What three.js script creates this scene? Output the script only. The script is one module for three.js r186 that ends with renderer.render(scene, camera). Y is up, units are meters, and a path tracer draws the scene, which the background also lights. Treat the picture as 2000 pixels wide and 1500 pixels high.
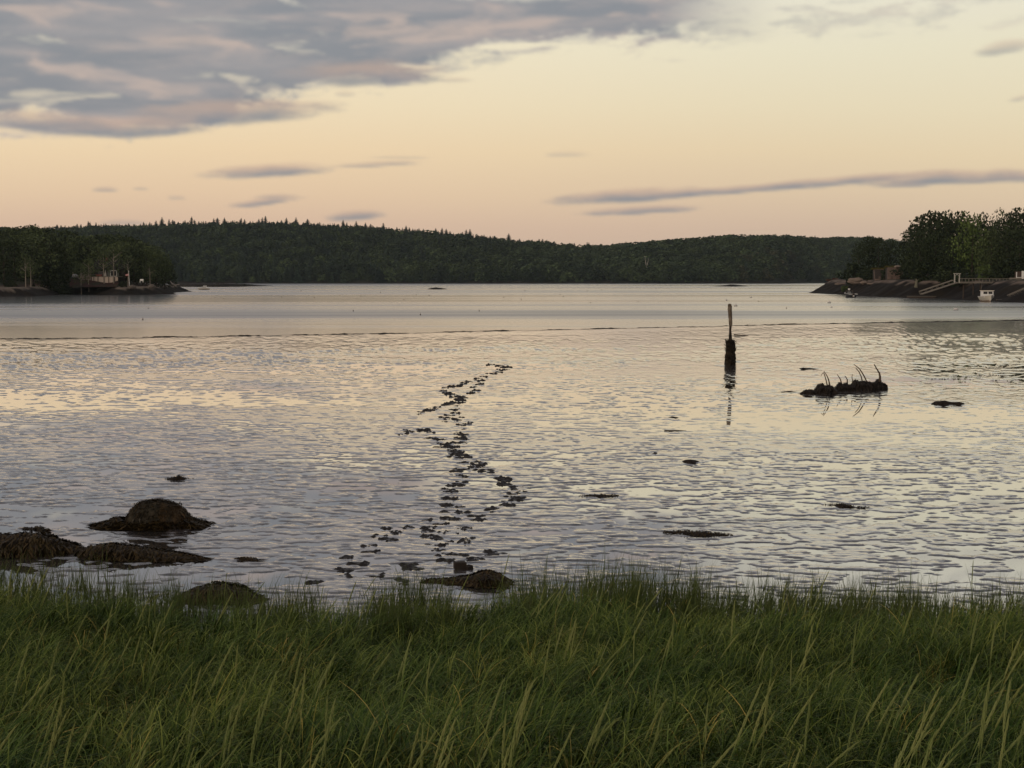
import * as THREE from 'three';
import { mergeGeometries } from 'three/addons/utils/BufferGeometryUtils.js';

// ------------------------------------------------------------------ camera, exposure, sky, sun
const EYE = 4.0, FOCAL = 2799, PITCH = Math.atan(204 / FOCAL);   // eye height over the flats, lens in photo pixels, downward tilt
const scene = new THREE.Scene();
const camera = new THREE.PerspectiveCamera(2 * Math.atan(750 / FOCAL) * 180 / Math.PI, 4 / 3, 0.1, 12000);
camera.position.set(0, EYE, 0);
camera.rotation.x = -PITCH;
const renderer = new THREE.WebGLRenderer();
renderer.toneMapping = THREE.LinearToneMapping;
renderer.toneMappingExposure = 1.0;
renderer.shadowMap.enabled = true;

// ------------------------------------------------------------------ small maths
function rng(seed) { let s = seed >>> 0; return () => { s = (s + 0x6d2b79f5) | 0; let t = Math.imul(s ^ (s >>> 15), 1 | s); t = (t + Math.imul(t ^ (t >>> 7), 61 | t)) ^ t; return ((t ^ (t >>> 14)) >>> 0) / 4294967296; }; }
const clamp = (x, a = 0, b = 1) => Math.min(b, Math.max(a, x));
const mix = (a, b, t) => a + (b - a) * t;
const sstep = (a, b, x) => { const t = clamp((x - a) / (b - a)); return t * t * (3 - 2 * t); };
const PERM = (() => { const r = rng(77), p = new Uint8Array(512), q = [...Array(256).keys()]; for (let i = 255; i > 0; i--) { const j = Math.floor(r() * (i + 1)); [q[i], q[j]] = [q[j], q[i]]; } for (let i = 0; i < 512; i++) p[i] = q[i & 255]; return p; })();
const GX = new Float32Array(256), GY = new Float32Array(256);
for (let i = 0; i < 256; i++) { GX[i] = Math.cos(i * 2.399963); GY[i] = Math.sin(i * 2.399963); }
function n2(x, y) {                                    // gradient noise, about -0.7 .. 0.7
  const xi = Math.floor(x), yi = Math.floor(y), fx = x - xi, fy = y - yi, X = xi & 255, Y = yi & 255;
  const u = fx * fx * fx * (fx * (fx * 6 - 15) + 10), v = fy * fy * fy * (fy * (fy * 6 - 15) + 10);
  const a = PERM[PERM[X] + Y], b = PERM[PERM[X + 1] + Y], c = PERM[PERM[X] + Y + 1], d = PERM[PERM[X + 1] + Y + 1];
  const p = GX[a] * fx + GY[a] * fy, q = GX[b] * (fx - 1) + GY[b] * fy, r = GX[c] * fx + GY[c] * (fy - 1), s = GX[d] * (fx - 1) + GY[d] * (fy - 1);
  return mix(mix(p, q, u), mix(r, s, u), v);
}
function fbm(x, y, oct = 5, gain = 0.5, lac = 2.03) { let a = 1, s = 0; for (let i = 0; i < oct; i++) { s += a * n2(x + i * 17.3, y - i * 9.1); x *= lac; y *= lac; a *= gain; } return s; }
function table(pts) { return (x) => { if (x <= pts[0][0]) return pts[0][1]; for (let i = 1; i < pts.length; i++) if (x <= pts[i][0]) return mix(pts[i - 1][1], pts[i][1], (x - pts[i - 1][0]) / (pts[i][0] - pts[i - 1][0])); return pts[pts.length - 1][1]; }; }
const lin = (r, g, b) => [r, g, b].map((c) => { c /= 255; return c <= 0.04045 ? c / 12.92 : Math.pow((c + 0.055) / 1.055, 2.4); });
const mix3 = (a, b, t) => [mix(a[0], b[0], t), mix(a[1], b[1], t), mix(a[2], b[2], t)];

// surveying: the sight line of a measured point of the photograph (2000 x 1500), and where it meets a level
const CP = Math.cos(PITCH), SP = Math.sin(PITCH);
function sight(px, py) { const x = (px - 1000) / FOCAL, y = (750 - py) / FOCAL; return [x, y * CP - SP, -(y * SP + CP)]; }
function G(px, py, y = 0) { const r = sight(px, py), t = (y - EYE) / r[1]; return new THREE.Vector3(r[0] * t, y, r[2] * t); }
function at(px, py, d) { const r = sight(px, py), t = d / -r[2]; return new THREE.Vector3(r[0] * t, EYE + r[1] * t, -d); }
const angles = (px, py) => { const r = sight(px, py); return [Math.atan2(r[0], -r[2]) * 57.29578, Math.atan2(r[1], Math.hypot(r[0], r[2])) * 57.29578]; };

// ------------------------------------------------------------------ the sky: air, clouds and an added bright band, in azimuth and elevation (degrees)
{
  const W = 4096, H = 2048, data = new Float32Array(W * H * 4);
  const air = [[0, lin(209, 178, 157)], [2.2, lin(220, 189, 163)], [3.4, lin(230, 201, 168)], [5, lin(239, 213, 175)], [6.7, lin(241, 222, 187)], [8.9, lin(242, 229, 199)], [11, lin(241, 231, 209)], [14, lin(250, 240, 226)], [20, lin(246, 236, 226)], [30, lin(168, 164, 170)], [45, lin(126, 128, 142)], [90, lin(90, 100, 122)]];  // air just above the view is brightened to lift reflections in the pools
  const airAt = (el) => { el = Math.max(el, 0); for (let i = 1; i < air.length; i++) if (el <= air[i][0]) return mix3(air[i - 1][1], air[i][1], (el - air[i - 1][0]) / (air[i][0] - air[i - 1][0])); return air[air.length - 1][1]; };
  const BLUE = lin(134, 139, 145), GREY = lin(153, 152, 154), MAUVE = lin(176, 165, 160), PINK = lin(210, 187, 170), PALE = lin(230, 222, 203);
  const edge = [[-30, -100], [0, 258], [90, 262], [200, 272], [330, 270], [400, 262], [470, 235], [560, 216], [630, 205], [700, 182], [760, 168], [820, 158], [870, 138], [960, 118], [1040, 108], [1150, 102], [1300, 100], [1420, 94], [1560, 84], [1650, 66], [1750, 54], [2000, 44], [2200, 35]].slice(1).map(([x, y]) => angles(x, y));
  const under = table([[-60, 4.0], [-35, 4.9], ...edge, [30, 12], [60, 15], [180, 15]]), under2 = (az) => (az < -60 ? mix(15, 4.0, clamp((az + 100) / 40)) : under(az));
  // long thin clouds low over the far shore: [x, y, half length, half thickness, rise per length, strength]
  const lens = [[455, 224, 215, 20, 0.07, 0.95], [235, 252, 185, 17, 0.02, 0.95], [70, 240, 120, 16, 0.03, 0.8], [720, 150, 170, 20, 0.03, 0.9], [520, 336, 140, 11, 0.065, 1], [735, 322, 90, 5, 0.04, 0.6], [515, 396, 76, 7, 0.12, 0.95], [540, 384, 50, 4, 0.03, 0.5], [692, 424, 62, 9, 0.05, 1], [205, 371, 28, 5, 0, 0.6], [275, 369, 16, 3, 0, 0.5], [345, 387, 18, 4, 0, 0.35], [240, 436, 55, 5, 0, 0.55],
    [1230, 385, 165, 12, 0.06, 1], [1420, 374, 170, 7, 0.06, 0.95], [1620, 357, 220, 8, 0.075, 0.95], [1850, 350, 190, 12, 0.03, 1], [2110, 343, 200, 9, 0.03, 1], [1255, 412, 135, 7, 0.045, 0.95], [1760, 362, 60, 5, 0.0, 0.6], [1110, 302, 48, 5, 0, 0.3], [780, 308, 62, 3, 0, 0.3], [1965, 96, 60, 11, 0.12, 0.6], [2000, 192, 30, 4, 0.1, 0.5], [890, 158, 38, 5, 0, 0.4], [675, 184, 26, 5, 0, 0.35]]
    .map(([x, y, hl, ht, rise, s]) => { const [a, e] = angles(x, y), k = 57.29578 / FOCAL; return [a, e, hl * k, ht * k, rise, s]; });
  function look(az, el) {
    const warm = fbm(az * 0.03 + 4, el * 0.09, 2);
    let c = airAt(el + warm * 0.8);
    const side = sstep(-12, 16, az) * (1 - sstep(40, 90, Math.abs(az)));
    c = [c[0] * (1 - 0.08 * side), c[1] * (1 - 0.03 * side), c[2]];
    if (el > 2.5) {                                                          // the broken deck
      const k = 1 / (1 + Math.max(0, el - 12) * 0.045), sx = az * 0.13 * k, sy = el * 0.62 * k;
      const w = fbm(sx * 1.3 + 3, sy * 1.2 - 5, 3), n = fbm(sx + w * 0.4, sy + w * 0.3, 5, 0.5), m = fbm(sx * 0.9 - 20 + w * 0.3, sy * 1.3 + 31, 4, 0.5), f = fbm(sx * 1.25 + 9 + w * 0.8, sy * 1.55 + 2 + w * 0.5, 5, 0.5);
      const lo = under2(az), right = sstep(5.5, 11, az) * (1 - sstep(60, 110, Math.abs(az))), h = el - lo;
      let cover = sstep(-0.1, 0.5, h * 0.7 + n * 0.45 + f * 0.4 + 0.5 * fbm(az * 0.5 + 2 + w, el * 2.1 + w, 5, 0.6));
      cover *= mix(1, sstep(-0.62, -0.2, f + 0.3 * n + 0.1), 0.36);       // a few rifts
      cover *= mix(1, 0.52 * sstep(-0.15, 0.45, f * 0.6 + 0.9 * fbm(az * 0.45 + 7, el * 1.8, 5, 0.6) + 0.05), right * (1 - sstep(11.5, 19, el)));
      const low = 1 - sstep(0.0, 1.5, h + f * 0.8);
      let body = mix3(BLUE, GREY, sstep(-0.3, 0.35, m + f * 0.5));
      body = mix3(body, MAUVE, clamp(0.7 * sstep(0.0, 0.55, f * 0.75 + m * 0.45 + low * 0.12)));
      body = mix3(body, PINK, 0.42 * sstep(0.12, 0.6, f + 0.35 * low * n + 0.1 * low) * (1 - 0.6 * sstep(11, 30, el)));
      const g = fbm(az * 0.42 + w, el * 1.7 - 3 + w * 0.5, 5, 0.6); body = mix3(body, g > 0 ? MAUVE : BLUE, clamp(Math.abs(g) * 1.2) * 0.42);
      body = mix3(body, PALE, 4 * cover * (1 - cover) * 0.3);
      const dim = 1 - 0.28 * sstep(11, 50, el);
      c = mix3(c, [body[0] * dim, body[1] * dim, body[2] * (dim + 0.03)], clamp(cover) * 0.95);
    }
    if (Math.abs(az) < 50 && el < 12.5) for (const [a, e, hl, ht, rise, s] of lens) {
      const dx = (az - a) / hl;
      if (Math.abs(dx) > 1.5) continue;
      const dy = (el - e - rise * (az - a) + ht * 0.35 * n2(az * 0.7 + 9, e)) / (ht * 1.4);
      if (Math.abs(dy) > 3) continue;
      const wob = fbm(az * 0.7 + e * 9, el * 3.0 + a, 5, 0.55) * 0.45;
      const r = dx * dx + (dy > 0 ? dy * dy * 0.75 : dy * dy * 2.0) + wob * (0.4 + Math.abs(dx) * 0.6);
      const cov = (1 - sstep(0.05, 1.2, r)) * s;
      const t = sstep(-0.5, 1.0, dy + wob * 0.6);
      c = mix3(c, mix3(lin(139, 143, 149), lin(203, 174, 155), t), cov * mix(0.95, 0.75, t));
    }
    return c;
  }
  const put = (i, c) => { data[i] = c[0]; data[i + 1] = c[1]; data[i + 2] = c[2]; data[i + 3] = 1; };
  // column 0.25 of the map is -z; fine sampling where clouds show detail, four-pixel steps elsewhere
  const azOf = (x) => { let a = ((x + 0.5) / W - 0.25) * 360; return a > 180 ? a - 360 : a; }, elOf = (y) => ((y + 0.5) / H - 0.5) * 180;
  const S = 8, cw = W / S, coarse = [];
  for (let y = 0; y < H / S + 1; y++) for (let x = 0; x < cw; x++) coarse.push(look(azOf(x * S), Math.min(89.9, elOf(y * S))));
  for (let y = 0; y < H; y++) for (let x = 0; x < W; x++) {
    const az = azOf(x), el = elOf(y);
    if (Math.abs(az) < 30 && el > -1 && el < 24) { put((y * W + x) * 4, look(az, el)); continue; }
    const gx = Math.floor(x / S), gy = Math.floor(y / S), tx = x / S - gx, ty = y / S - gy, g1 = (gx + 1) % cw;
    put((y * W + x) * 4, mix3(mix3(coarse[gy * cw + gx], coarse[gy * cw + g1], tx), mix3(coarse[(gy + 1) * cw + gx], coarse[(gy + 1) * cw + g1], tx), ty));
  }
  const sky = new THREE.DataTexture(data, W, H, THREE.RGBAFormat, THREE.FloatType);
  sky.mapping = THREE.EquirectangularReflectionMapping;
  sky.magFilter = sky.minFilter = THREE.LinearFilter;
  sky.needsUpdate = true;
  scene.background = sky;
  scene.environment = sky;
}
const sun = new THREE.DirectionalLight(new THREE.Color().setRGB(1.0, 0.83, 0.66), 1.0);   // the afterglow: a weak, wide, warm light from the left
sun.position.set(-70, 45, 60);
sun.castShadow = true; sun.shadow.radius = 16; sun.shadow.mapSize.set(2048, 2048);
Object.assign(sun.shadow.camera, { left: -60, right: 60, top: 60, bottom: -60, near: 1, far: 400 });
scene.add(sun, sun.target);

// ------------------------------------------------------------------ naming and building helpers
const used = {};
function numbered(name) { const k = used[name] = (used[name] ?? -1) + 1; return k ? name + '_' + String(k).padStart(3, '0') : name; }
function tag(o, label, category, group, kind) { o.userData = { ...o.userData, label }; if (category) o.userData.category = category; if (group) o.userData.group = group; if (kind) o.userData.kind = kind; return o; }
function thing(name, pos, turn = 0) { const o = new THREE.Group(); o.name = numbered(name); o.position.copy(pos); o.rotation.y = turn; scene.add(o); return o; }
function shade(o) { o.castShadow = o.receiveShadow = true; return o; }
function mesh(name, geo, mat, parent) { const m = shade(new THREE.Mesh(geo, mat)); m.name = parent ? name : numbered(name); (parent ?? scene).add(m); return m; }
function struct(name, geo, mat) { const m = mesh(name, geo, mat); m.userData.kind = 'structure'; return m; }
function copy(o, pos, turn, label, scale = 1) { const c = o.clone(); c.name = numbered(o.name.replace(/_\d{3}$/, '')); c.userData = { ...o.userData }; if (label) c.userData.label = label; c.position.copy(pos); c.rotation.y = turn; if (typeof scale === 'number') c.scale.setScalar(scale); else c.scale.set(...scale); scene.add(c); return c; }

class Build {                                                             // collects coloured triangles into one geometry
  constructor() { this.p = []; this.c = []; this.u = []; }
  tri(a, b, c, col, cb, cc) { this.p.push(...a, ...b, ...c); const x = col ?? [1, 1, 1]; this.c.push(...x, ...(cb ?? x), ...(cc ?? x)); this.u.push(0, 0, 1, 0, 0, 1); }
  quad(a, b, c, d, col, c2) { this.tri(a, b, c, col, col, c2); this.tri(a, c, d, col, c2, c2); }
  add(geo, m4, col = [1, 1, 1]) {
    const g = geo.index ? geo.toNonIndexed() : geo, v = new THREE.Vector3(), P = g.attributes.position;
    for (let i = 0; i < P.count; i++) { v.fromBufferAttribute(P, i); if (m4) v.applyMatrix4(m4); this.p.push(v.x, v.y, v.z); this.c.push(...col); this.u.push(g.attributes.uv?.getX(i) ?? 0, g.attributes.uv?.getY(i) ?? 0); }
    return this;
  }
  box(w, h, d, x, y, z, col, ry = 0, rz = 0) { return this.add(new THREE.BoxGeometry(w, h, d), new THREE.Matrix4().makeRotationFromEuler(new THREE.Euler(0, ry, rz)).setPosition(x, y, z), col); }
  bar(a, b, r0, r1 = r0, n = 7, col) {
    const A = new THREE.Vector3(...a), B = new THREE.Vector3(...b), L = A.distanceTo(B), q = new THREE.Quaternion().setFromUnitVectors(new THREE.Vector3(0, 1, 0), B.clone().sub(A).normalize());
    return this.add(new THREE.CylinderGeometry(r1, r0, L, n, 1), new THREE.Matrix4().compose(A.lerp(B, 0.5), q, new THREE.Vector3(1, 1, 1)), col);
  }
  geo(smooth) {
    let g = new THREE.BufferGeometry();
    g.setAttribute('position', new THREE.BufferAttribute(new Float32Array(this.p), 3));
    g.setAttribute('color', new THREE.BufferAttribute(new Float32Array(this.c), 3));
    g.setAttribute('uv', new THREE.BufferAttribute(new Float32Array(this.u), 2));
    g.computeVertexNormals();
    return g;
  }
}
function grid(nu, nv, f, col, uvf) {                                       // smooth sheet: f(i, j) -> [x, y, z]
  const pos = new Float32Array(nu * nv * 3), uv = new Float32Array(nu * nv * 2), c = col ? new Float32Array(nu * nv * 3) : null, idx = new Uint32Array((nu - 1) * (nv - 1) * 6);
  for (let j = 0, k = 0; j < nv; j++) for (let i = 0; i < nu; i++, k++) { const p = f(i, j); pos.set(p, k * 3); const t = uvf ? uvf(p, i, j) : [p[0], p[2]]; uv[k * 2] = t[0]; uv[k * 2 + 1] = t[1]; if (c) c.set(col(p, i, j), k * 3); }
  for (let j = 0, k = 0; j < nv - 1; j++) for (let i = 0; i < nu - 1; i++) { const a = j * nu + i, b = a + 1, d = a + nu, e = d + 1; idx[k++] = a; idx[k++] = b; idx[k++] = d; idx[k++] = b; idx[k++] = e; idx[k++] = d; }
  const g = new THREE.BufferGeometry();
  g.setAttribute('position', new THREE.BufferAttribute(pos, 3)); g.setAttribute('uv', new THREE.BufferAttribute(uv, 2));
  if (c) g.setAttribute('color', new THREE.BufferAttribute(c, 3));
  g.setIndex(new THREE.BufferAttribute(idx, 1)); g.computeVertexNormals();
  return g;
}
function tex(w, h, f, srgb) {                                              // f(u, v) -> [r, g, b] in 0..1
  const d = new Uint8Array(w * h * 4);
  for (let y = 0; y < h; y++) for (let x = 0; x < w; x++) { const c = f(x / w, y / h), i = (y * w + x) * 4; d[i] = clamp(c[0]) * 255; d[i + 1] = clamp(c[1]) * 255; d[i + 2] = clamp(c[2]) * 255; d[i + 3] = 255; }
  const t = new THREE.DataTexture(d, w, h); t.wrapS = t.wrapT = THREE.RepeatWrapping; t.magFilter = t.minFilter = THREE.LinearFilter; if (srgb) t.colorSpace = THREE.SRGBColorSpace; t.needsUpdate = true; return t;
}
function tileNoise(u, v, fx, fy, oct, seed) {                              // noise that repeats without a seam: blend of four shifted copies
  const s = (a, b) => fbm(a * fx + seed, b * fy + seed * 1.7, oct, 0.55), wu = sstep(0, 1, u), wv = sstep(0, 1, v);
  const k = 1 / Math.sqrt((wu * wu + (1 - wu) * (1 - wu)) * (wv * wv + (1 - wv) * (1 - wv)));
  return k * mix(mix(s(u + 1, v + 1), s(u, v + 1), wu), mix(s(u + 1, v), s(u, v), wu), wv);
}
const std = (o) => new THREE.MeshPhysicalMaterial({ roughness: 0.9, specularIntensity: 0.3, ...o });
// ------------------------------------------------------------------ the flats, the bay, the bank
const shoreLine = table([[-900, 668], [0, 662], [250, 660], [500, 656], [750, 652], [1000, 646], [1250, 641], [1400, 637], [1700, 631], [2000, 626], [2600, 616]]);
const azPx = (x, d) => 1000 + FOCAL * CP * x / d;                          // photo column of a ground point, near enough for tables along the shore
const waterEdge = (x, d) => -G(azPx(x, d), shoreLine(azPx(x, d)) + 1.3 * n2(x * 0.11, 3) + 1.6 * n2(x * 0.035, 8)).z;
const BAY = -0.05;                                                         // level of the bay; the pools on the flats stand at 0
const EXTRA = (() => {
  const rowStep = (d) => d * d / (EYE * 1433 * 2), lamD = (d) => Math.min(1.3, Math.max(0.34, 2.2 * rowStep(d))), V = [0];
  for (let d = 10; d < 260; d += 0.05) V.push(V[V.length - 1] + 0.05 / lamD(d));
  return { lamD, phase: (d) => { const i = clamp((d - 10) / 0.05, 0, V.length - 2), k = Math.floor(i); return mix(V[k], V[k + 1], i - k); } };
})();
function mudHeight(x, d) {
  const L = EXTRA.lamD(d), LX = Math.max(0.58, L * 0.56), v = EXTRA.phase(Math.max(10, d)), u = x / LX;
  const wx = n2(u * 0.35 + 7, v * 0.35) * 1.3, wy = n2(u * 0.3 - 3, v * 0.3 + 11) * 1.3;
  const a = n2(u + wx, v + wy), b = n2(u * 2.1 + 31, v * 2.2 - wx + 5), c = n2(u * 0.42 + 13, v * 0.4 - 8), e = d < 45 ? n2(u * 4.3 + 3, v * 4.4) : 0;
  const big = fbm(x * 0.05 + 40, d * 0.075 + 3, 3), mid = n2(x * 0.2 - 9, d * 0.3 + 2);
  const q = a + 0.62 * b + 0.3 * c + 0.24 * e + 0.11 - 0.8 * (big + 0.5 * mid);    // below 0: a hollow with sloping banks, holding water
  const size = L / 0.36 * (1 - 0.4 * sstep(38, 60, d)), pit = sstep(0.26, -0.28, q);
  const calm = sstep(0.0, 0.45, fbm(x * 0.03 - 7, d * 0.06 + 21, 3) + 0.25 * mid), grain = d < 60 ? n2(u * 7.9 + 5, v * 8.3 - 2) : 0;
  return size * (0.013 - (0.032 - 0.014 * calm) * pit + (1 - 0.55 * calm) * (0.006 * a + 0.007 * b + 0.0055 * e + 0.002 * grain) + 0.006 * c);
}
{
  const fine = tex(1024, 1024, (u, v) => { const n = 0.5 + 0.5 * tileNoise(u, v, 9, 12, 5, 3) + 0.16 * tileNoise(u, v, 60, 70, 3, 8); return [n, n, n]; });
  const blot = tex(512, 512, (u, v) => { const n = clamp(0.5 + 0.75 * tileNoise(u, v, 7, 9, 5, 21)); return [n, 0.35 + 0.65 * n, n]; });
  fine.repeat.set(0.5, 0.5); blot.repeat.set(0.23, 0.23);
  const colour = tex(512, 512, (u, v) => { const n = tileNoise(u, v, 8, 8, 6, 51), m = tileNoise(u, v, 30, 30, 3, 14); const k = 0.25 + 0.1 * n + 0.07 * m; return [k * 1.05, k * 0.97, k * 0.97]; }, true);
  colour.repeat.set(0.31, 0.31);
  const mud = new THREE.MeshPhysicalMaterial({ color: 0xffffff, map: colour, roughness: 0.3, roughnessMap: blot, ior: 2.1, clearcoat: 1, clearcoatRoughness: 0.09, bumpMap: fine, bumpScale: 0.006 });
  // one sheet, finely cut where ripples can be told apart and coarse out to the sides and under the bay
  const cols = [];
  for (let a = -75; a < -22.5; a += 2.5) cols.push(a);
  for (let i = 0; i <= 1100; i++) cols.push(-22.5 + 45 * i / 1100);
  for (let a = 25; a <= 75; a += 2.5) cols.push(a);
  const depth = [11];
  for (let i = 0; i <= 760; i++) { const py = mix(1340, 622, i / 760); depth.push(-G(1000, py).z); }
  depth.sort((p, q) => p - q); depth.push(170, 200, 260, 400, 700, 1400, 2600);
  const g = grid(cols.length, depth.length, (i, j) => {
    const d = depth[j], x = d * Math.tan(cols[i] * Math.PI / 180), e = waterEdge(x, d);
    const lip = sstep(e - 0.1 * e, e, d);
    let h = d < 175 ? mudHeight(x, d) : 0;
    h *= 1 - 0.62 * sstep(0.74 * e, 0.86 * e, d); h = h * (1 - 0.5 * lip) + 0.03 * sstep(e - 8, e - 2, d);
    if (d > e) h = Math.max(-1.2, mix(h, -0.2, sstep(e, e + 2.5, d)) - (d - e) * 0.006);
    return [x, h, -d];
  });
  struct('mud_flat', g, mud);

  // still water standing between the ripples of the flats, ending short of the lip at the bay
  const pool = new THREE.MeshPhysicalMaterial({ color: new THREE.Color().setRGB(0.045, 0.04, 0.038), roughness: 0.04, ior: 2.8, clearcoat: 1, clearcoatRoughness: 0.0 });
  const pg = grid(61, 2, (i, j) => { const px = mix(-1500, 3500, i / 60), e = -G(px, shoreLine(px) + 1).z - 6, d = j ? Math.min(e * 0.7, 68) : 14.6, az = Math.atan((px - 1000) / FOCAL); return [d * Math.tan(az), 0, -d]; });
  struct('tide_pool_water', pg, pool);

  // low lip of darker, matt mud along the bay side of the flats
  struct('mud_edge', grid(400, 7, (i, j) => { const px = mix(-400, 2400, i / 399), g = G(px, shoreLine(px)), az = Math.atan2(g.x, -g.z), d = waterEdge(g.x, -g.z), t = j / 6, w = 1.3 + 0.9 * n2(px * 0.02, 4), dd = d - w + 2 * w * t; return [dd * Math.tan(az), Math.sin(Math.PI * t) * Math.max(0.02, 0.085 + 0.13 * n2(px * 0.014, 8) + 0.07 * n2(px * 0.09, 3) + 0.03 * sstep(1300, 2000, px)) - 0.01 - 0.06 * t, -dd]; }), std({ color: new THREE.Color().setRGB(0.022, 0.018, 0.016), roughness: 1, specularIntensity: 0.1 }));

  // the bay: wind ruffles and slicks are patches of rougher and smoother water, long across the view
  const rt = tex(512, 2048, (u, v) => {
    const d = 90 + v * 2048, x = (u - 0.5) * 2600;
    const s = (k, m, o) => n2(x / (k * m) + o, d / k + o * 3);
    let q = 0.55 * s(260, 6, 1) + 0.6 * s(110, 5, 5) + 0.6 * s(48, 5, 9) + 0.4 * s(22, 8, 13) * (1 - sstep(300, 700, d)) + 0.3 * s(8, 7, 17) * (1 - sstep(150, 330, d)) + 0.2 * s(3.2, 7, 21) * (1 - sstep(110, 220, d));
    const calm = Math.exp(-Math.pow((d - 105 - 8 * s(30, 6, 3)) / 14, 2)) * 0.5 + Math.exp(-Math.pow((d - 340 - 30 * s(200, 4, 4)) / 45, 2)) * 0.45 + 0.35 * Math.exp(-Math.pow((d - 210) / 14, 2));
    const r = clamp(0.25 + 0.33 * q - 0.17 * calm, 0.14, 0.48);
    return [r, r, r];
  });
  rt.wrapS = rt.wrapT = THREE.ClampToEdgeWrapping;
  const bay = new THREE.MeshPhysicalMaterial({ color: new THREE.Color().setRGB(0.05, 0.055, 0.058), roughness: 1, roughnessMap: rt, ior: 2.3, clearcoat: 1, clearcoatRoughness: 1, clearcoatRoughnessMap: rt });
  const ds = [85]; for (let i = 1; i <= 60; i++) ds.push(85 * Math.pow(6000 / 85, i / 60));
  struct('bay_water', grid(61, ds.length, (i, j) => [mix(-1, 1, i / 60) * ds[j] * 3.2, BAY, -ds[j]], null, (p) => [p[0] / 2600 + 0.5, (-p[2] - 90) / 2048]), bay);
}
// ---- the bank below the camera
const grassEdge = (x) => table([[-9, 18.6], [-6.2, 17.5], [-4.7, 16.5], [-3.4, 16.0], [-2, 15.8], [-0.8, 16.0], [0.5, 16.5], [2.2, 16.3], [4, 15.9], [6, 15.7], [9, 15.6]])(x) + 0.35 * n2(x * 0.9, 5) + 0.15 * n2(x * 2.7, 9);
const bankHeight = (x, d) => { const e = grassEdge(x), t = (e - d) / (e - 1.0); return d > e + 0.8 ? -0.15 : d > e ? mix(0.015, -0.15, (d - e) / 0.8) : 0.015 + 2.33 * Math.pow(clamp(t), 1.5) + 0.07 * n2(x * 0.7, d * 0.7) * sstep(0, 0.3, t); };
struct('marsh_bank', grid(121, 90, (i, j) => { const d = mix(-8, 20.6, j / 89), x = mix(-14, 14, i / 120); return [x, d < 1 ? 2.35 : bankHeight(x, d), -d]; }), std({ color: new THREE.Color().setRGB(0.035, 0.028, 0.018), bumpMap: tex(256, 256, (u, v) => { const n = 0.5 + 0.6 * tileNoise(u, v, 14, 14, 4, 2); return [n, n, n]; }), bumpScale: 0.02 }));

// ------------------------------------------------------------------ headlands and far hill
function sdPoly(poly, x, d) {                                              // signed distance, positive inside
  let best = 1e9, inside = false;
  for (let i = 0, j = poly.length - 1; i < poly.length; j = i++) {
    const [x0, y0] = poly[j], [x1, y1] = poly[i], ex = x1 - x0, ey = y1 - y0, t = clamp(((x - x0) * ex + (d - y0) * ey) / (ex * ex + ey * ey));
    best = Math.min(best, Math.hypot(x - x0 - ex * t, d - y0 - ey * t));
    if ((y0 > d) !== (y1 > d) && x < (x1 - x0) * (d - y0) / (y1 - y0) + x0) inside = !inside;
  }
  return inside ? best : -best;
}
const shorePts = (list) => list.map(([px, py]) => { const g = G(px, py, BAY); return [g.x, -g.z]; });
const leftLand = { poly: [...shorePts([[-420, 584], [-200, 582], [0, 579.5], [80, 578.5], [130, 575], [230, 576.5], [345, 575], [338, 572], [356, 570.5], [378, 569.5], [345, 565]]), [-230, 640], [-420, 640], [-420, 300]], bank: 2.1, width: 6, top: 2.5, seed: 3 };
const rightLand = { poly: [...shorePts([[1576, 572], [1600, 573.5], [1650, 576], [1700, 579], [1760, 581], [1830, 582], [1870, 585.5], [1930, 588.5], [2010, 592], [2150, 596], [2400, 600]]), [260, 560], [150, 560]], bank: 4.0, width: 8, top: 1.6, seed: 8 };
const landHeight = (L, x, d) => {
  const s = sdPoly(L.poly, x, d) + 1.5 * fbm(x * 0.13 + L.seed, d * 0.13, 4), r = clamp(s / L.width);
  if (s < 0) return -0.15 + s * 0.15;
  return -0.1 + L.bank * (0.35 * r + 0.65 * sstep(0, 1, r)) + L.top * sstep(L.width, L.width + 40, s) + 0.35 * fbm(x * 0.35, d * 0.35 + L.seed, 3) * sstep(0, 3, s);
};
function landMesh(name, L, x0, x1, d0, d1, step, ledge, floor) {
  const nu = Math.round((x1 - x0) / step) + 1, nv = Math.round((d1 - d0) / step) + 1, weed = [0.009, 0.0065, 0.005], weed2 = [0.017, 0.012, 0.007];
  const g = grid(nu, nv, (i, j) => { const x = x0 + i * step, d = d0 + j * step; return [x, landHeight(L, x, d), -d]; }, (p) => {
    const n = fbm(p[0] * 0.4, p[2] * 0.4, 3), h = p[1] + 0.5 * n;
    const t = L.bank * 0.86;
    let c = mix3(weed, weed2, sstep(-0.3, 0.4, n));
    c = mix3(c, ledge, sstep(t - 0.25, t - 0.1, h) * sstep(-0.45, -0.05, n2(p[0] * 0.12, p[2] * 0.12 + 5)));
    return mix3(c, floor(p), sstep(t + 0.3, t + 0.6, h));
  });
  return struct(name, g, std({ vertexColors: true, roughness: 0.85 }));
}
landMesh('left_headland', leftLand, -330, -80, 320, 620, 1.0, [0.17, 0.135, 0.105], (p) => mix3([0.02, 0.021, 0.01], [0.05, 0.022, 0.014], sstep(-0.1, 0.25, n2(p[0] * 0.08, 3))));
landMesh('right_headland', rightLand, 70, 300, 225, 540, 1.0, [0.17, 0.13, 0.105], (p) => [0.018, 0.02, 0.009]);

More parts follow.
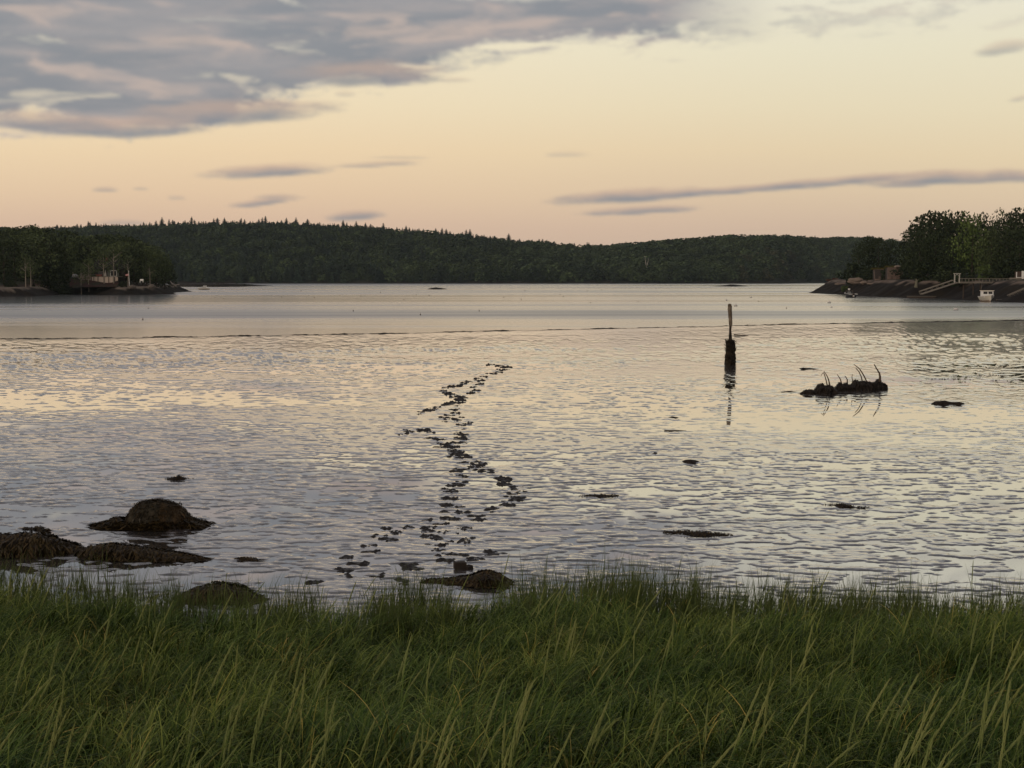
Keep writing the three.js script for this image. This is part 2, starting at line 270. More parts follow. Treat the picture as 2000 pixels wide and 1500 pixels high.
// far hill: its ridge follows the measured skyline less the height of the trees
const ridgeY = table([[-800, 470], [-300, 456], [0, 452], [200, 447], [380, 442], [560, 441], [700, 447], [800, 456], [870, 462], [950, 469], [1000, 475], [1080, 480], [1130, 485], [1190, 484], [1260, 477], [1350, 469], [1420, 464], [1500, 464], [1590, 458], [1640, 455], [1700, 457], [1770, 467], [1900, 480], [2600, 500]]);
const FAR = 1480;
const farShore = (px) => FAR + 10 * n2(px * 0.01, 2) + (px > 1480 ? 260 * sstep(1480, 1620, px) : 0);
function hillHeight(x, d) {
  const px = azPx(x, d), s = d - farShore(px), R = EYE + (546 - ridgeY(px)) * 1800 / FOCAL - 12;
  if (s < 0) return -1 + s * 0.05;
  return -0.5 + 2.2 * sstep(0, 12, s) + (R - 1.5) * Math.sin(Math.PI / 2 * clamp((s - 8) / 330)) * (1 - 0.15 * sstep(330, 700, s)) + 2.5 * fbm(x * 0.01, d * 0.012, 3) * sstep(20, 120, s);
}
struct('far_hill', grid(241, 90, (i, j) => { const d = mix(FAR - 30, FAR + 780, Math.pow(j / 89, 1.5)), x = mix(-1150, 1150, i / 240); return [x, hillHeight(x, d), -d]; }, (p) => mix3([0.03, 0.022, 0.018], [0.022, 0.026, 0.014], sstep(1.4, 2.2, p[1] + 0.4 * n2(p[0] * 0.05, 1)))), std({ vertexColors: true }));
// ------------------------------------------------------------------ trees
const leafMat = std({ vertexColors: true, roughness: 0.75 });
const barkMat = std({ color: new THREE.Color().setRGB(0.06, 0.048, 0.038), roughness: 0.95 });
const paleBark = std({ color: new THREE.Color().setRGB(0.27, 0.23, 0.19), roughness: 0.9 });
function leafCard(b, R, c, s, col) {                                       // one folded spray of leaves
  const a = new THREE.Vector3(R() - 0.5, R() - 0.5, R() - 0.5).normalize(), t = new THREE.Vector3(R() - 0.5, R() * 0.4 - 0.25, R() - 0.5).normalize(), n = a.cross(t).normalize(), w = n.clone().multiplyScalar(s * (0.28 + 0.3 * R()));
  const p0 = [c.x - t.x * s * 0.5, c.y - t.y * s * 0.5, c.z - t.z * s * 0.5], p1 = [c.x + w.x, c.y + w.y - s * 0.1, c.z + w.z], p2 = [c.x + t.x * s * 0.5, c.y + t.y * s * 0.5, c.z + t.z * s * 0.5], p3 = [c.x - w.x, c.y - w.y - s * 0.1, c.z - w.z];
  b.tri(p0, p1, p2, col); b.tri(p0, p2, p3, col);
}
function crownGeo(seed, { clumps = 24, per = 64, leaf = 0.044, flat = 0.7, low = 0.22, wide = 0.36, base, light }) {   // unit tree: 1 tall, crown half width «wide»
  const R = rng(seed), b = new Build();
  for (let k = 0; k < clumps; k++) {
    const t = (k + R()) / clumps, y = low + (0.97 - low) * t, env = Math.sqrt(Math.max(0.05, Math.sin(Math.PI * clamp(0.14 + 0.84 * t)))), a = k * 2.4 + R(), rad = wide * env * (0.25 + 0.75 * Math.sqrt(R())), cr = (0.13 + 0.09 * R()) * (0.75 + 0.5 * env);
    const cx = Math.cos(a) * rad, cz = Math.sin(a) * rad, tone = R();
    for (let i = 0; i < per; i++) {
      const v = new THREE.Vector3(R() - 0.5, R() - 0.5, R() - 0.5).normalize().multiplyScalar(cr * (0.55 + 0.5 * Math.cbrt(R())));
      v.y *= flat; v.x += cx; v.y += y; v.z += cz;
      leafCard(b, R, v, leaf * (0.7 + 0.7 * R()), mix3(base, light, clamp(tone * 0.7 + 0.45 * (R() - 0.3))));
    }
  }
  return b.geo();
}
function trunkGeo(seed, low = 0.5, r = 0.022, limbs = 5) {
  const R = rng(seed), b = new Build(), bend = (R() - 0.5) * 0.06;
  b.bar([0, -0.04, 0], [bend, low, 0], r, r * 0.7).bar([bend, low, 0], [bend * 0.4, 0.9, 0.01], r * 0.7, r * 0.15);
  for (let i = 0; i < limbs; i++) { const a = i * 2.4 + R(), y = mix(low * 0.75, 0.78, R()), l = 0.16 + 0.14 * R(); b.bar([bend * 0.8, y, 0], [Math.cos(a) * l, y + 0.1 + 0.1 * R(), Math.sin(a) * l], r * 0.4, r * 0.12, 5); }
  return b.geo();
}
function spruceGeo(seed, per = 1, base = [0.022, 0.03, 0.02], light = [0.04, 0.05, 0.03]) {
  const R = rng(seed), b = new Build(), tiers = 13;
  for (let k = 0; k < tiers; k++) {
    const t = k / (tiers - 1), y = 0.12 + 0.84 * t, rad = 0.2 * Math.pow(1 - t, 0.6) * (0.55 + 0.8 * R()) + 0.03, n = Math.round((9 - 5 * t) * per);
    for (let i = 0; i < n; i++) {
      const a = (i + R()) / n * Math.PI * 2, l = rad * (0.7 + 0.5 * R()), w = 0.03 + l * 0.22, ca = Math.cos(a), sa = Math.sin(a), col = mix3(base, light, R());
      b.tri([0, y + 0.05, 0], [ca * l - sa * w, y - l * 0.25, sa * l + ca * w], [ca * l * 1.25 + sa * w, y - l * 0.4, sa * l * 1.25 - ca * w], col);
      b.tri([0, y + 0.02, 0], [ca * l * 0.8 - sa * w * 1.3, y - l * 0.45, sa * l * 0.8 + ca * w * 1.3], [ca * l * 0.9 + sa * w * 1.3, y - l * 0.1, sa * l * 0.9 - ca * w * 1.3], col);
    }
  }
  return b.geo();
}
const DARK = { base: [0.016, 0.025, 0.01], light: [0.044, 0.058, 0.024] }, MID = { base: [0.038, 0.054, 0.022], light: [0.1, 0.125, 0.05] }, FRESH = { base: [0.055, 0.085, 0.022], light: [0.12, 0.16, 0.045] };
const kinds = {
  dark: [1, 2, 3].map((s) => [crownGeo(s, { ...DARK, flat: 0.6, low: 0.14 }), trunkGeo(s)]),
  layered: [4, 5, 6].map((s) => [crownGeo(s, { ...DARK, flat: 0.3, clumps: 30, low: 0.16, wide: 0.4 }), trunkGeo(s)]),
  mid: [7, 8, 9].map((s) => [crownGeo(s, { ...MID, low: 0.24 }), trunkGeo(s)]),
  fresh: [10, 11].map((s) => [crownGeo(s, { ...FRESH, low: 0.2 }), trunkGeo(s)]),
  thin: [12, 13].map((s) => [crownGeo(s, { ...MID, clumps: 15, per: 26, low: 0.45, wide: 0.3 }), trunkGeo(s, 0.6, 0.018, 9)]),
  bush: [14, 15].map((s) => [crownGeo(s, { ...DARK, clumps: 16, low: 0.05, wide: 0.55, leaf: 0.1 }), trunkGeo(s, 0.3)]),
};
const protos = {};
function tree(kind, variant, pos, h, w, turn, label, group, bark = barkMat, name = 'tree') {
  const list = kinds[kind], v = variant % list.length, key = kind + v + name + (bark === paleBark);
  let t;
  if (!protos[key]) { t = protos[key] = thing(name, pos, turn); mesh('trunk', list[v][1], bark, t); mesh('crown', list[v][0], leafMat, t); }
  else { t = copy(protos[key], pos, turn); delete t.userData.group; }
  t.scale.set(w, h, w);
  return tag(t, label, name === 'bush' ? 'bush' : 'tree', group);
}
const groundAt = (L, px, d) => { const p = at(px, 546, d); return new THREE.Vector3(p.x, landHeight(L, p.x, d), -d); };
// left headland: the wood behind the cottage. [photo column, distance, kind, share of the skyline height]
{
  const R = rng(501), top = table([[-300, 452], [-60, 448], [0, 449], [30, 446], [60, 441], [95, 446], [130, 455], [180, 458], [215, 456], [250, 464], [285, 475], [305, 488], [322, 508], [338, 536]]);
  const put = (px, d, kind, share, wide, label, group, bark, minH = 3) => {
    const p = groundAt(leftLand, px, d), H = Math.max(minH, (EYE + (546 - top(px)) * d / FOCAL - p.y) * share);
    return tree(kind, Math.floor(R() * 6), p, H, H * wide * (0.85 + 0.35 * R()), R() * 6.28, label, group, bark);
  };
  const wood = ['dark leafy tree in the thick wood on the left headland', 'trees of the wood on the left headland'];
  for (const [d, step, share] of [[476, 17, 1.0], [448, 15, 0.95], [424, 15, 0.86]]) for (let px = -130; px < 330 - (476 - d) * 0.2; px += step * (0.75 + 0.5 * R())) put(px, d + R() * 14, R() < 0.5 ? 'mid' : 'dark', share * (0.88 + 0.14 * R()), 0.95, ...wood);
  // the front row, by what stands under it
  for (const [px, d, share, label] of [[8, 372, 0.78, 'leafy tree at the left edge above the tawny grass'], [30, 378, 0.84, 'leafy tree between the left edge and the forked pale trunk'], [66, 392, 0.8, 'dark tree just right of the forked pale trunk'], [98, 398, 0.82, 'dark round tree over the shaded inlet left of the cottage'], [128, 402, 0.78, 'leafy tree at the left end of the cottage'], [192, 414, 0.78, 'leafy tree rising straight behind the cottage roof'], [236, 412, 0.84, 'leafy tree right behind the white flagpole'], [262, 405, 0.82, 'slender tree just right of the white flagpole'], [286, 408, 0.86, 'leafy tree above the white bench on the point'], [306, 412, 0.9, 'leafy tree near the end of the left point'], [322, 420, 0.95, 'outermost small tree on the left point']])
    put(px, d, R() < 0.6 ? 'mid' : 'dark', share, 0.9, label);
  for (const [px, d, share, label] of [[50, 366, 0.55, 'thin tree with a forked pale trunk by the shore ledge'], [60, 368, 0.45, 'slim pale trunk beside the forked one on the ledge'], [158, 386, 0.5, 'thin tree standing before the left end of the deck'], [173, 388, 0.55, 'thin tree before the middle of the cottage'], [250, 396, 0.62, 'thin pale trunk right of the flagpole'], [293, 398, 0.6, 'thin pale trunk right of the white bench'], [203, 393, 0.72, 'thin tree in front of the deck middle'], [222, 394, 0.78, 'thin tree in front of the right end of the deck']])
    put(px, d, 'thin', share, 0.8, label, null, paleBark);
  for (const [px, d, h, label] of [[18, 362, 2.6, 'low dark bush under the tree at the left edge'], [92, 392, 6, 'big dark bush overhanging the inlet'], [112, 392, 5, 'dark bush right of the inlet'], [128, 388, 3.2, 'dark bush left of the red bank'], [240, 384, 1.7, 'small round bush left of the flagpole foot']]) {
    const p = groundAt(leftLand, px, d); p.y -= 0.3;
    tree('bush', Math.floor(R() * 2), p, h, h * 1.15, R() * 6, label, null, barkMat, 'bush');
  }
}
// right headland
{
  const R = rng(902), top = table([[1655, 505], [1668, 472], [1685, 463], [1705, 460], [1725, 463], [1745, 470], [1756, 512], [1766, 474], [1780, 442], [1795, 420], [1815, 413], [1840, 414], [1870, 416], [1900, 414], [1925, 424], [1950, 414], [1975, 414], [2000, 408], [2200, 410], [2500, 430]]);
  const put = (px, d, kind, share, wide, label, group) => { const p = groundAt(rightLand, px, d), H = Math.max(2.5, (EYE + (546 - top(px)) * d / FOCAL - p.y) * share); return tree(kind, Math.floor(R() * 6), p, H, H * wide, R() * 6.28, label, group); };
  for (const [px, d, k, s, w, label] of [
    [1676, 402, 'dark', 0.9, 0.62, 'leftmost dark tree of the small clump on the right point'], [1696, 406, 'dark', 0.98, 0.6, 'second dark tree of the small clump on the right point'], [1716, 404, 'layered', 0.97, 0.6, 'dark tree over the left stone block on the point'], [1738, 408, 'dark', 0.97, 0.55, 'dark tree over the right stone block, left of the gap'],
    [1781, 372, 'layered', 0.92, 0.62, 'dark tree at the left shoulder of the tall wood, right of the gap'], [1800, 366, 'layered', 0.98, 0.62, 'tall dark spreading tree at the left of the tall wood'], [1822, 360, 'layered', 1, 0.58, 'tallest dark spreading tree left of the arched gate'], [1846, 356, 'dark', 0.99, 0.55, 'tall dark tree above the arched gate'], [1872, 352, 'layered', 1, 0.55, 'tall dark tree just right of the arched gate'], [1912, 352, 'dark', 0.98, 0.55, 'dark tree behind the light green one'], [1946, 356, 'thin', 1.02, 0.5, 'sparse tree with sky showing through its crown'], [1974, 342, 'layered', 0.99, 0.6, 'dark tree above the pier end'], [1998, 336, 'layered', 1.02, 0.62, 'dark tree at the right edge of the picture'],
    [1796, 338, 'dark', 0.62, 0.75, 'lower dark tree under the left shoulder of the wood'], [1826, 334, 'layered', 0.66, 0.75, 'lower dark tree left of the arched gate'], [1858, 328, 'dark', 0.6, 0.8, 'lower dark tree behind the arched gate'], [1898, 322, 'fresh', 0.93, 0.66, 'light green rounded tree behind the pier'], [1934, 318, 'mid', 0.75, 0.7, 'mid green tree right of the light green one'], [1966, 314, 'dark', 0.7, 0.75, 'low dark tree behind the pier end'], [1990, 310, 'layered', 0.72, 0.7, 'low dark tree behind the porch']]) put(px, d, k, s, w, label);
  for (let i = 0; i < 9; i++) put(2028 + i * 26, 330 + R() * 40, R() < 0.5 ? 'layered' : 'dark', 0.9 + 0.1 * R(), 0.62, 'dark tree of the wood running on past the right edge', 'trees past the right edge');
  for (let i = 0; i < 12; i++) put(1790 + i * 22, 400 + R() * 20, 'dark', 0.8 + 0.08 * R(), 0.8, 'dark tree deep inside the tall wood on the right', 'trees deep in the right wood');
  for (const [px, d, h, label, kind] of [[1668, 388, 5.5, 'dark bush at the left foot of the clump on the right point'], [1650, 384, 1.6, 'low green bush on the bare rock of the right point', 'fresh'], [1700, 378, 3.5, 'dark bush left of the stone block'], [1733, 366, 3, 'dark bush between the two stone blocks'], [1772, 352, 4.5, 'dark bush right of the stone block'], [1800, 326, 4.2, 'dark bush above the ledge left of the gangway'], [1835, 322, 5, 'dark bush left of the arched gate'], [1858, 312, 4.6, 'dark bush right behind the arched gate'], [1885, 304, 3.4, 'dark bush behind the left of the pier railing'], [1926, 300, 3.2, 'pale green bush behind the pier railing', 'fresh'], [1950, 296, 3.6, 'dark bush behind the right of the pier railing'], [1975, 292, 4.5, 'dark bush beside the porch']]) {
    const p = groundAt(rightLand, px, d + 8); p.y -= 0.2;
    if (kind) { if (!kinds.lightbush) kinds.lightbush = [[crownGeo(31, { ...FRESH, clumps: 14, low: 0.05, wide: 0.55, leaf: 0.1 }), trunkGeo(31, 0.3)]]; }
    tree(kind ? 'lightbush' : 'bush', Math.floor(R() * 2), p, h, h * 1.2, R() * 6, label, null, barkMat, 'bush');
  }
}
// the far wood: one mass, with the conifers that break the ridge line as trees of their own
{
  const R = rng(71), wood = new THREE.Group(); wood.name = 'far_forest'; scene.add(wood);
  tag(wood, 'dark wood of conifers and leafy trees covering the hill across the bay', 'forest', null, 'stuff');
  const white = { base: [0.75, 0.75, 0.75], light: [1.3, 1.3, 1.3] };
  const shapes = [crownGeo(41, { ...white, clumps: 12, per: 15, leaf: 0.13, low: 0.16, wide: 0.36 }), crownGeo(42, { ...white, clumps: 13, per: 15, leaf: 0.12, low: 0.2, wide: 0.32 }), spruceGeo(43, 0.9, white.base, white.light), spruceGeo(44, 1, white.base, white.light)];
  const lists = shapes.map(() => []), m4 = new THREE.Matrix4(), q = new THREE.Quaternion(), up = new THREE.Vector3(0, 1, 0);
  for (let D = FAR; D < FAR + 730; D += 6.2) for (let x = -760; x < 760; x += 6.4) {
    const X = x + (R() - 0.5) * 6, d = D + (R() - 0.5) * 6, p = azPx(X, d), s = d - farShore(p);
    if (s < 6 || s > 440 || p < -150 || p > 2150 || (s > 360 && R() < 0.5)) continue;
    const leafy = sstep(560, 1250, p + 260 * n2(X * 0.012, d * 0.02) - (s - 150) * 0.8), con = R() > 0.5 + 0.48 * leafy;
    const h = con ? 11 + 7 * R() : 6 + 10 * R() - (s < 20 ? 2 : 0), k = con ? 2 + (R() < 0.5 ? 0 : 1) : R() < 0.5 ? 0 : 1, w = con ? h * (0.7 + 0.8 * R()) : h * (0.85 + 0.9 * R());
    const tone = clamp(0.5 + 1.3 * n2(X * 0.03, d * 0.03) + 0.8 * (R() - 0.5));
    let col = con ? mix3([0.016, 0.028, 0.018], [0.04, 0.06, 0.034], tone) : mix3([0.026, 0.042, 0.018], [0.075, 0.105, 0.04], tone);
    if (p > 1430 && p < 1600 && !con && s < 120 && R() < 0.3) col = mix3(col, [0.075, 0.06, 0.03], 0.6);
    const toneVar = 0.7 + 0.75 * R() * R(); col = col.map((c) => c * toneVar);  // crown tone varied at random from tree to tree
    m4.compose(new THREE.Vector3(X, hillHeight(X, d) - 0.5, -d), q.setFromAxisAngle(up, R() * 6.28), new THREE.Vector3(w, h, w));
    lists[k].push([m4.clone(), new THREE.Color().setRGB(...col)]);
  }
  shapes.forEach((g, k) => {
    const im = shade(new THREE.InstancedMesh(g, leafMat, lists[k].length)); im.name = 'tree_crowns';
    lists[k].forEach(([m, c], i) => { im.setMatrixAt(i, m); im.setColorAt(i, c); }); im.userData.kind = 'stuff'; wood.add(im);
  });
  const forms = [51, 52, 53].map((s) => spruceGeo(s, 1.2, [0.016, 0.021, 0.016], [0.026, 0.034, 0.022])), stems = trunkGeo(55, 0.5, 0.02, 0), first = [];
  for (let i = 0; i < 132; i++) {
    const px = 175 + i * 7.7 + (R() - 0.5) * 9; if (px > 1205) continue;
    const s = 330 + 20 * R(), d = farShore(px) + s, x = at(px, 546, d).x, h = 13 + 9 * R() * R() + 4 * n2(px * 0.05, 3), k = i % 3;
    const pos = new THREE.Vector3(x, hillHeight(x, d) + 1.6 + (px < 900 ? 2 : 0) - 1.5 * sstep(1000, 1200, px), -d);
    let t;
    if (!first[k]) { t = first[k] = thing('spruce_tree', pos); mesh('trunk', stems, barkMat, t); mesh('crown', forms[k], leafMat, t); } else t = copy(first[k], pos, R() * 6.28);
    t.scale.set(h * (0.8 + 0.9 * R()), h, h * 1.1);
    tag(t, 'dark pointed spruce standing out along the far ridge line', 'tree', 'spruces along the far ridge');
  }
  // a bare pale dead tree by the far shore, and a reddish shrub
  const p = at(1263, 546, FAR + 40), b = new Build(); p.y = hillHeight(p.x, FAR + 40);
  const dead = thing('dead_tree', p); b.bar([0, -1, 0], [-0.8, 13, 0], 0.7, 0.35, 6).bar([-0.8, 13, 0], [-2.2, 22, 0], 0.35, 0.1, 5).bar([-0.2, 9, 0], [2.0, 19, 0], 0.4, 0.12, 5); mesh('trunk', b.geo(), std({ color: new THREE.Color().setRGB(0.42, 0.38, 0.33) }), dead);
  tag(dead, 'bare pale forked dead tree among the leaves on the far shore', 'tree');
  const rp = at(1632, 546, 640); rp.y = 1.2; kinds.red = [[crownGeo(61, { base: [0.07, 0.035, 0.022], light: [0.13, 0.06, 0.04], clumps: 12, low: 0.05, wide: 0.7, leaf: 0.12 }), trunkGeo(61, 0.3)]];
  tree('red', 0, rp, 3.2, 7, 0, 'reddish low shrub at the waterline left of the right point', null, barkMat, 'bush');
}
scene.fog = new THREE.FogExp2(new THREE.Color().setRGB(0.6, 0.72, 0.8), 0.000045);   // thin evening haze over the bay
// ------------------------------------------------------------------ rocks and weed on the flats
const rockMat = std({ vertexColors: true, roughness: 0.8, bumpMap: tex(512, 512, (u, v) => { const n = 0.5 + 0.5 * tileNoise(u, v, 11, 11, 6, 5); return [n, n, n]; }), bumpScale: 0.03 });
const weedMat = std({ vertexColors: true, roughness: 0.5 });
const WEED = [[0.024, 0.016, 0.007], [0.045, 0.031, 0.011], [0.017, 0.011, 0.006], [0.06, 0.038, 0.014]];
// a long low mass given by measured points [column, row of its foot, row of its top]; depth as a share of its height
function moundGeo(pts, depth, seed, { rag = 0.12, nu = 90, nv = 26, col = WEED } = {}) {
  const foot = table(pts.map((p) => [p[0], p[1]])), top = table(pts.map((p) => [p[0], p[2]])), x0 = pts[0][0], x1 = pts[pts.length - 1][0], o = G((x0 + x1) / 2, foot((x0 + x1) / 2));
  const f = (i, j) => {
    const u = i / (nu - 1), px = mix(x0, x1, u), g = G(px, foot(px)), k = -g.z / FOCAL, full = (foot(px) - top(px)) * k, W = Math.min(depth(u) * Math.pow(Math.max(0.02, Math.sin(Math.PI * clamp(u, 0.015, 0.985))), 0.35), full * -g.z / EYE * 0.9 + 0.03), H = Math.max(0.01, full - W * 0.5 * EYE / -g.z), a = Math.PI * j / (nv - 1);
    const w = W * 0.5, n = fbm(u * 6 * (x1 - x0) * k + seed, j * 0.28, 4), r = 1 + rag * n * 1.4;
    return [g.x - o.x + 0.03 * n, Math.sin(a) ** 0.75 * H * r - 0.05 * (1 - Math.sin(a)), g.z - o.z - w + Math.cos(a) * w * r];
  };
  const g = grid(nu, nv, (i, j) => f(i, nv - 1 - j), (p) => { const n = fbm(p[0] * 5 + seed, p[2] * 5 + p[1] * 6, 3), m = fbm(p[0] * 17, p[1] * 17 + p[2] * 12, 2); return mix3(mix3(col[2], col[0], sstep(-0.4, 0.2, n)), col[1], sstep(0.0, 0.55, m + n * 0.5) * 0.8); });
  return { g, o, f: (u, v) => f(u * (nu - 1), (1 - v) * (nv - 1)) };
}
function weedOn(f, n, seed, len = 0.12, wid = 0.012, vr = [0.03, 0.97], cols = WEED) {   // fronds hanging down a surface f(u, v) -> point
  const R = rng(seed), b = new Build();
  for (let i = 0; i < n; i++) {
    const u = R(), v = mix(vr[0], vr[1], R()), p = f(u, v), q = f(clamp(u + 0.01 * (R() - 0.5)), clamp(v + 0.03 * (v < 0.5 ? -1 : 1))), col = mix3(cols[Math.floor(R() * 4)], cols[Math.floor(R() * 4)], R()), L = len * (0.5 + R()), w = wid * (0.6 + 0.9 * R());
    const d = new THREE.Vector3(q[0] - p[0] + (R() - 0.5) * 0.05, q[1] - p[1] - 0.01, q[2] - p[2]).normalize(), s = new THREE.Vector3(d.z + R() - 0.5, (R() - 0.5) * 0.6, -d.x + R() - 0.5).normalize();
    let a = [p[0], p[1] + 0.012 + 0.02 * R(), p[2]];
    for (let k = 0; k < 3; k++) {
      const ww = w * [0.6, 1.1, 0.9, 0.3][k], w2 = w * [0.6, 1.1, 0.9, 0.3][k + 1], c = [a[0] + d.x * L / 3 + (R() - 0.5) * 0.02, Math.max(0.012, a[1] + d.y * L / 3 + (R() - 0.5) * 0.022 - k * 0.004), a[2] + d.z * L / 3 + (R() - 0.5) * 0.02];
      b.quad([a[0] - s.x * ww, a[1] - s.y * ww, a[2] - s.z * ww], [a[0] + s.x * ww, a[1] + s.y * ww, a[2] + s.z * ww], [c[0] + s.x * w2, c[1] + s.y * w2, c[2] + s.z * w2], [c[0] - s.x * w2, c[1] - s.y * w2, c[2] - s.z * w2], col, col);
      a = c;
    }
  }
  return b.geo();
}
function mound(name, label, category, pts, depth, seed, fronds, opt = {}) {
  const m = moundGeo(pts, typeof depth === 'function' ? depth : () => depth, seed, opt), t = thing(name, m.o);
  mesh(opt.part ?? 'rock', m.g, rockMat, t);
  if (fronds) mesh('rockweed', weedOn(m.f, fronds, seed + 1, opt.len, opt.wid), weedMat, t);
  return tag(t, label, category);
}
// the round boulder with its skirt of weed
{
  const o = G(285, 1038), t = thing('boulder', o), nu = 96, nv = 40, out = table([[0, 1], [0.2, 0.97], [0.4, 0.84], [0.6, 0.66], [0.8, 0.4], [0.92, 0.2], [1, 0]]);
  const f = (u, v) => {                                                    // v 0 foot .. 1 crown
    const a = u * Math.PI * 2, y = Math.sin(v * Math.PI / 2), ca = Math.cos(a), sa = Math.sin(a), n = fbm(ca * 1.6 + 4, sa * 1.6 + y * 2.2, 4), r = (0.53 + 0.09 * Math.cos(a - 0.4)) * out(Math.pow(v, 1.1)) * (1 + 0.13 * n);
    return [ca * r * 0.98 + 0.03, 0.46 * Math.pow(y, 0.9) * (1 + 0.05 * n) - 0.04, sa * r * 0.7 - 0.5 + 0.04 * n];
  };
  mesh('rock', grid(nu, nv, (i, j) => f(i / (nu - 1), (nv - 1 - j) / (nv - 1) ), (p) => { const n = fbm(p[0] * 7, p[1] * 7 + p[2] * 5, 4), r = sstep(0.05, 0.4, p[0] + 0.5 * n); return mix3(mix3([0.018, 0.015, 0.01], [0.045, 0.037, 0.024], sstep(-0.3, 0.4, n)), [0.05, 0.027, 0.01], r * 0.7); }), rockMat, t);
  const skirt = (u, v) => { const a = u * Math.PI * 2, ca = Math.cos(a), sa = Math.sin(a), n = fbm(ca * 2.5, sa * 2.5, 3), R0 = (0.92 + 0.18 * n) * (Math.abs(ca) > 0.9 ? 1.06 : 1), r = mix(R0, 0.6, v); return [ca * r + 0.0, 0.012 + 0.10 * Math.pow(v, 1.4) * (1 + 0.8 * n), sa * r * mix(0.5, 0.7, v) - 0.5]; };
  mesh('rockweed_skirt', grid(90, 12, (i, j) => skirt(i / 89, 1 - j / 11), (p) => { const n = fbm(p[0] * 9, p[2] * 9, 3); return mix3(WEED[2], WEED[1], sstep(-0.4, 0.4, n)); }), rockMat, t);
  mesh('rockweed', mergeGeometries([weedOn(skirt, 2600, 11, 0.13, 0.012), weedOn(f, 1100, 12, 0.08, 0.009, [0.1, 0.96], [[0.03, 0.022, 0.012], [0.05, 0.038, 0.02], [0.02, 0.015, 0.009], [0.07, 0.04, 0.015]])]), weedMat, t);
  tag(t, 'round brown boulder ringed by a skirt of rockweed on the flats', 'boulder');
}
mound('weedy_rock', 'long low weed covered rock cut by the left edge behind the grass', 'rock', [[-130, 1085, 1052], [-40, 1088, 1046], [10, 1090, 1044], [55, 1092, 1042], [85, 1090, 1050], [120, 1086, 1061], [156, 1082, 1072]], 0.9, 21, 2600);
mound('weedy_rock', 'low weed covered rock tapering to a point below the round boulder', 'rock', [[146, 1086, 1074], [165, 1092, 1068], [205, 1096, 1062], [250, 1097, 1068], [300, 1098, 1076], [345, 1098, 1082], [398, 1096, 1092]], 0.7, 23, 2000);
mound('weedy_rock', 'rounded brown rock half hidden in the grass left of centre', 'rock', [[340, 1176, 1168], [365, 1179, 1152], [400, 1180, 1141], [440, 1180, 1143], [475, 1179, 1157], [510, 1177, 1171]], 0.8, 25, 1300);
mound('weedy_rock', 'humped weedy rock among tall blades at the grass edge near centre', 'rock', [[828, 1140, 1134], [880, 1144, 1131], [918, 1147, 1126], [936, 1149, 1117], [952, 1149, 1115], [974, 1148, 1123], [1000, 1144, 1138]], 0.7, 27, 1300);
const DK = [[0.02, 0.015, 0.012], [0.035, 0.026, 0.02], [0.014, 0.011, 0.009], [0.04, 0.03, 0.022]];
for (const [label, pts, dep, fronds, name] of [
  ['small dark peaked stone alone on the flats at left', [[322, 937, 935], [335, 939, 932], [345, 939, 930], [358, 938, 934], [380, 937, 936]], 0.25, 120, 'stone'],
  ['small flat oval dark stone right of the footprints', [[1332, 903, 901], [1340, 905, 898], [1352, 906, 897], [1364, 904, 900], [1368, 903, 902]], 0.3, 0, 'stone'],
  ['small peaked dark stone with trailing weed at lower right', [[1612, 988, 987], [1632, 991, 986], [1645, 993, 983], [1658, 992, 985], [1680, 993, 992], [1700, 993, 992.5]], 0.3, 160, 'stone'],
  ['long flat dark slab on the flats at far right', [[1822, 790, 787], [1832, 791, 783], [1850, 791, 782], [1862, 791, 785], [1878, 791, 785], [1884, 790, 787]], 0.5, 0, 'stone'],
  ['flat dark stone left of the wreck timbers', [[1560, 721, 720], [1570, 722, 718], [1582, 722, 718.5], [1600, 721, 720.4]], 0.5, 0, 'stone'],
  ['tiny dark stone above the middle right of the footprints', [[1306, 816, 815], [1314, 817, 813], [1324, 816, 815]], 0.2, 0, 'stone'],
  ['tiny pointed dark stone right of the footprint trail', [[1274, 887, 886], [1280, 888, 883], [1287, 887, 886]], 0.2, 0, 'stone'],
  ['tiny low stone at the far left of the wreck', [[1526, 766, 765], [1545, 767, 763.5], [1562, 767, 766]], 0.3, 0, 'stone'],
  ['low weedy ledge stranded on the flats right of centre', [[1300, 1041, 1039.5], [1340, 1046, 1038], [1385, 1050, 1040], [1430, 1048, 1045]], 0.35, 420, 'ledge'],
  ['thin low weedy ledge right of the lower footprints', [[1130, 972, 970], [1165, 972, 966], [1210, 971, 968]], 0.3, 200, 'ledge'],
  ['dark drift of weed behind the low rock at left', [[44, 1034, 1033], [60, 1035, 1032], [70, 1036, 1029], [80, 1039, 1036], [94, 1041, 1034]], 0.25, 300, 'weed_clump'],
  ['loose tuft of weed on the flats left of centre', [[458, 1094, 1093], [475, 1097, 1090], [490, 1099, 1092], [505, 1098, 1096]], 0.25, 420, 'weed_clump'],
]) mound(name, label, name === 'stone' ? 'stone' : name === 'ledge' ? 'ledge' : 'seaweed', pts, dep, pts[0][0], fronds, { nu: 40, nv: 16, col: DK, len: 0.08, wid: 0.007, part: name === 'weed_clump' ? 'mat' : 'rock' });
{ const p = G(898, 1114), b = new Build().box(0.16, 0.11, 0.14, 0, 0.045, -0.08, [0.05, 0.038, 0.031], 0.25).box(0.09, 0.07, 0.1, 0.12, 0.02, -0.05, [0.05, 0.038, 0.033], 0.7, 0.2), t = mesh('block', b.geo(), rockMat); t.position.copy(p); tag(t, 'small square brown block by the humped rock at the grass edge', 'stone'); }
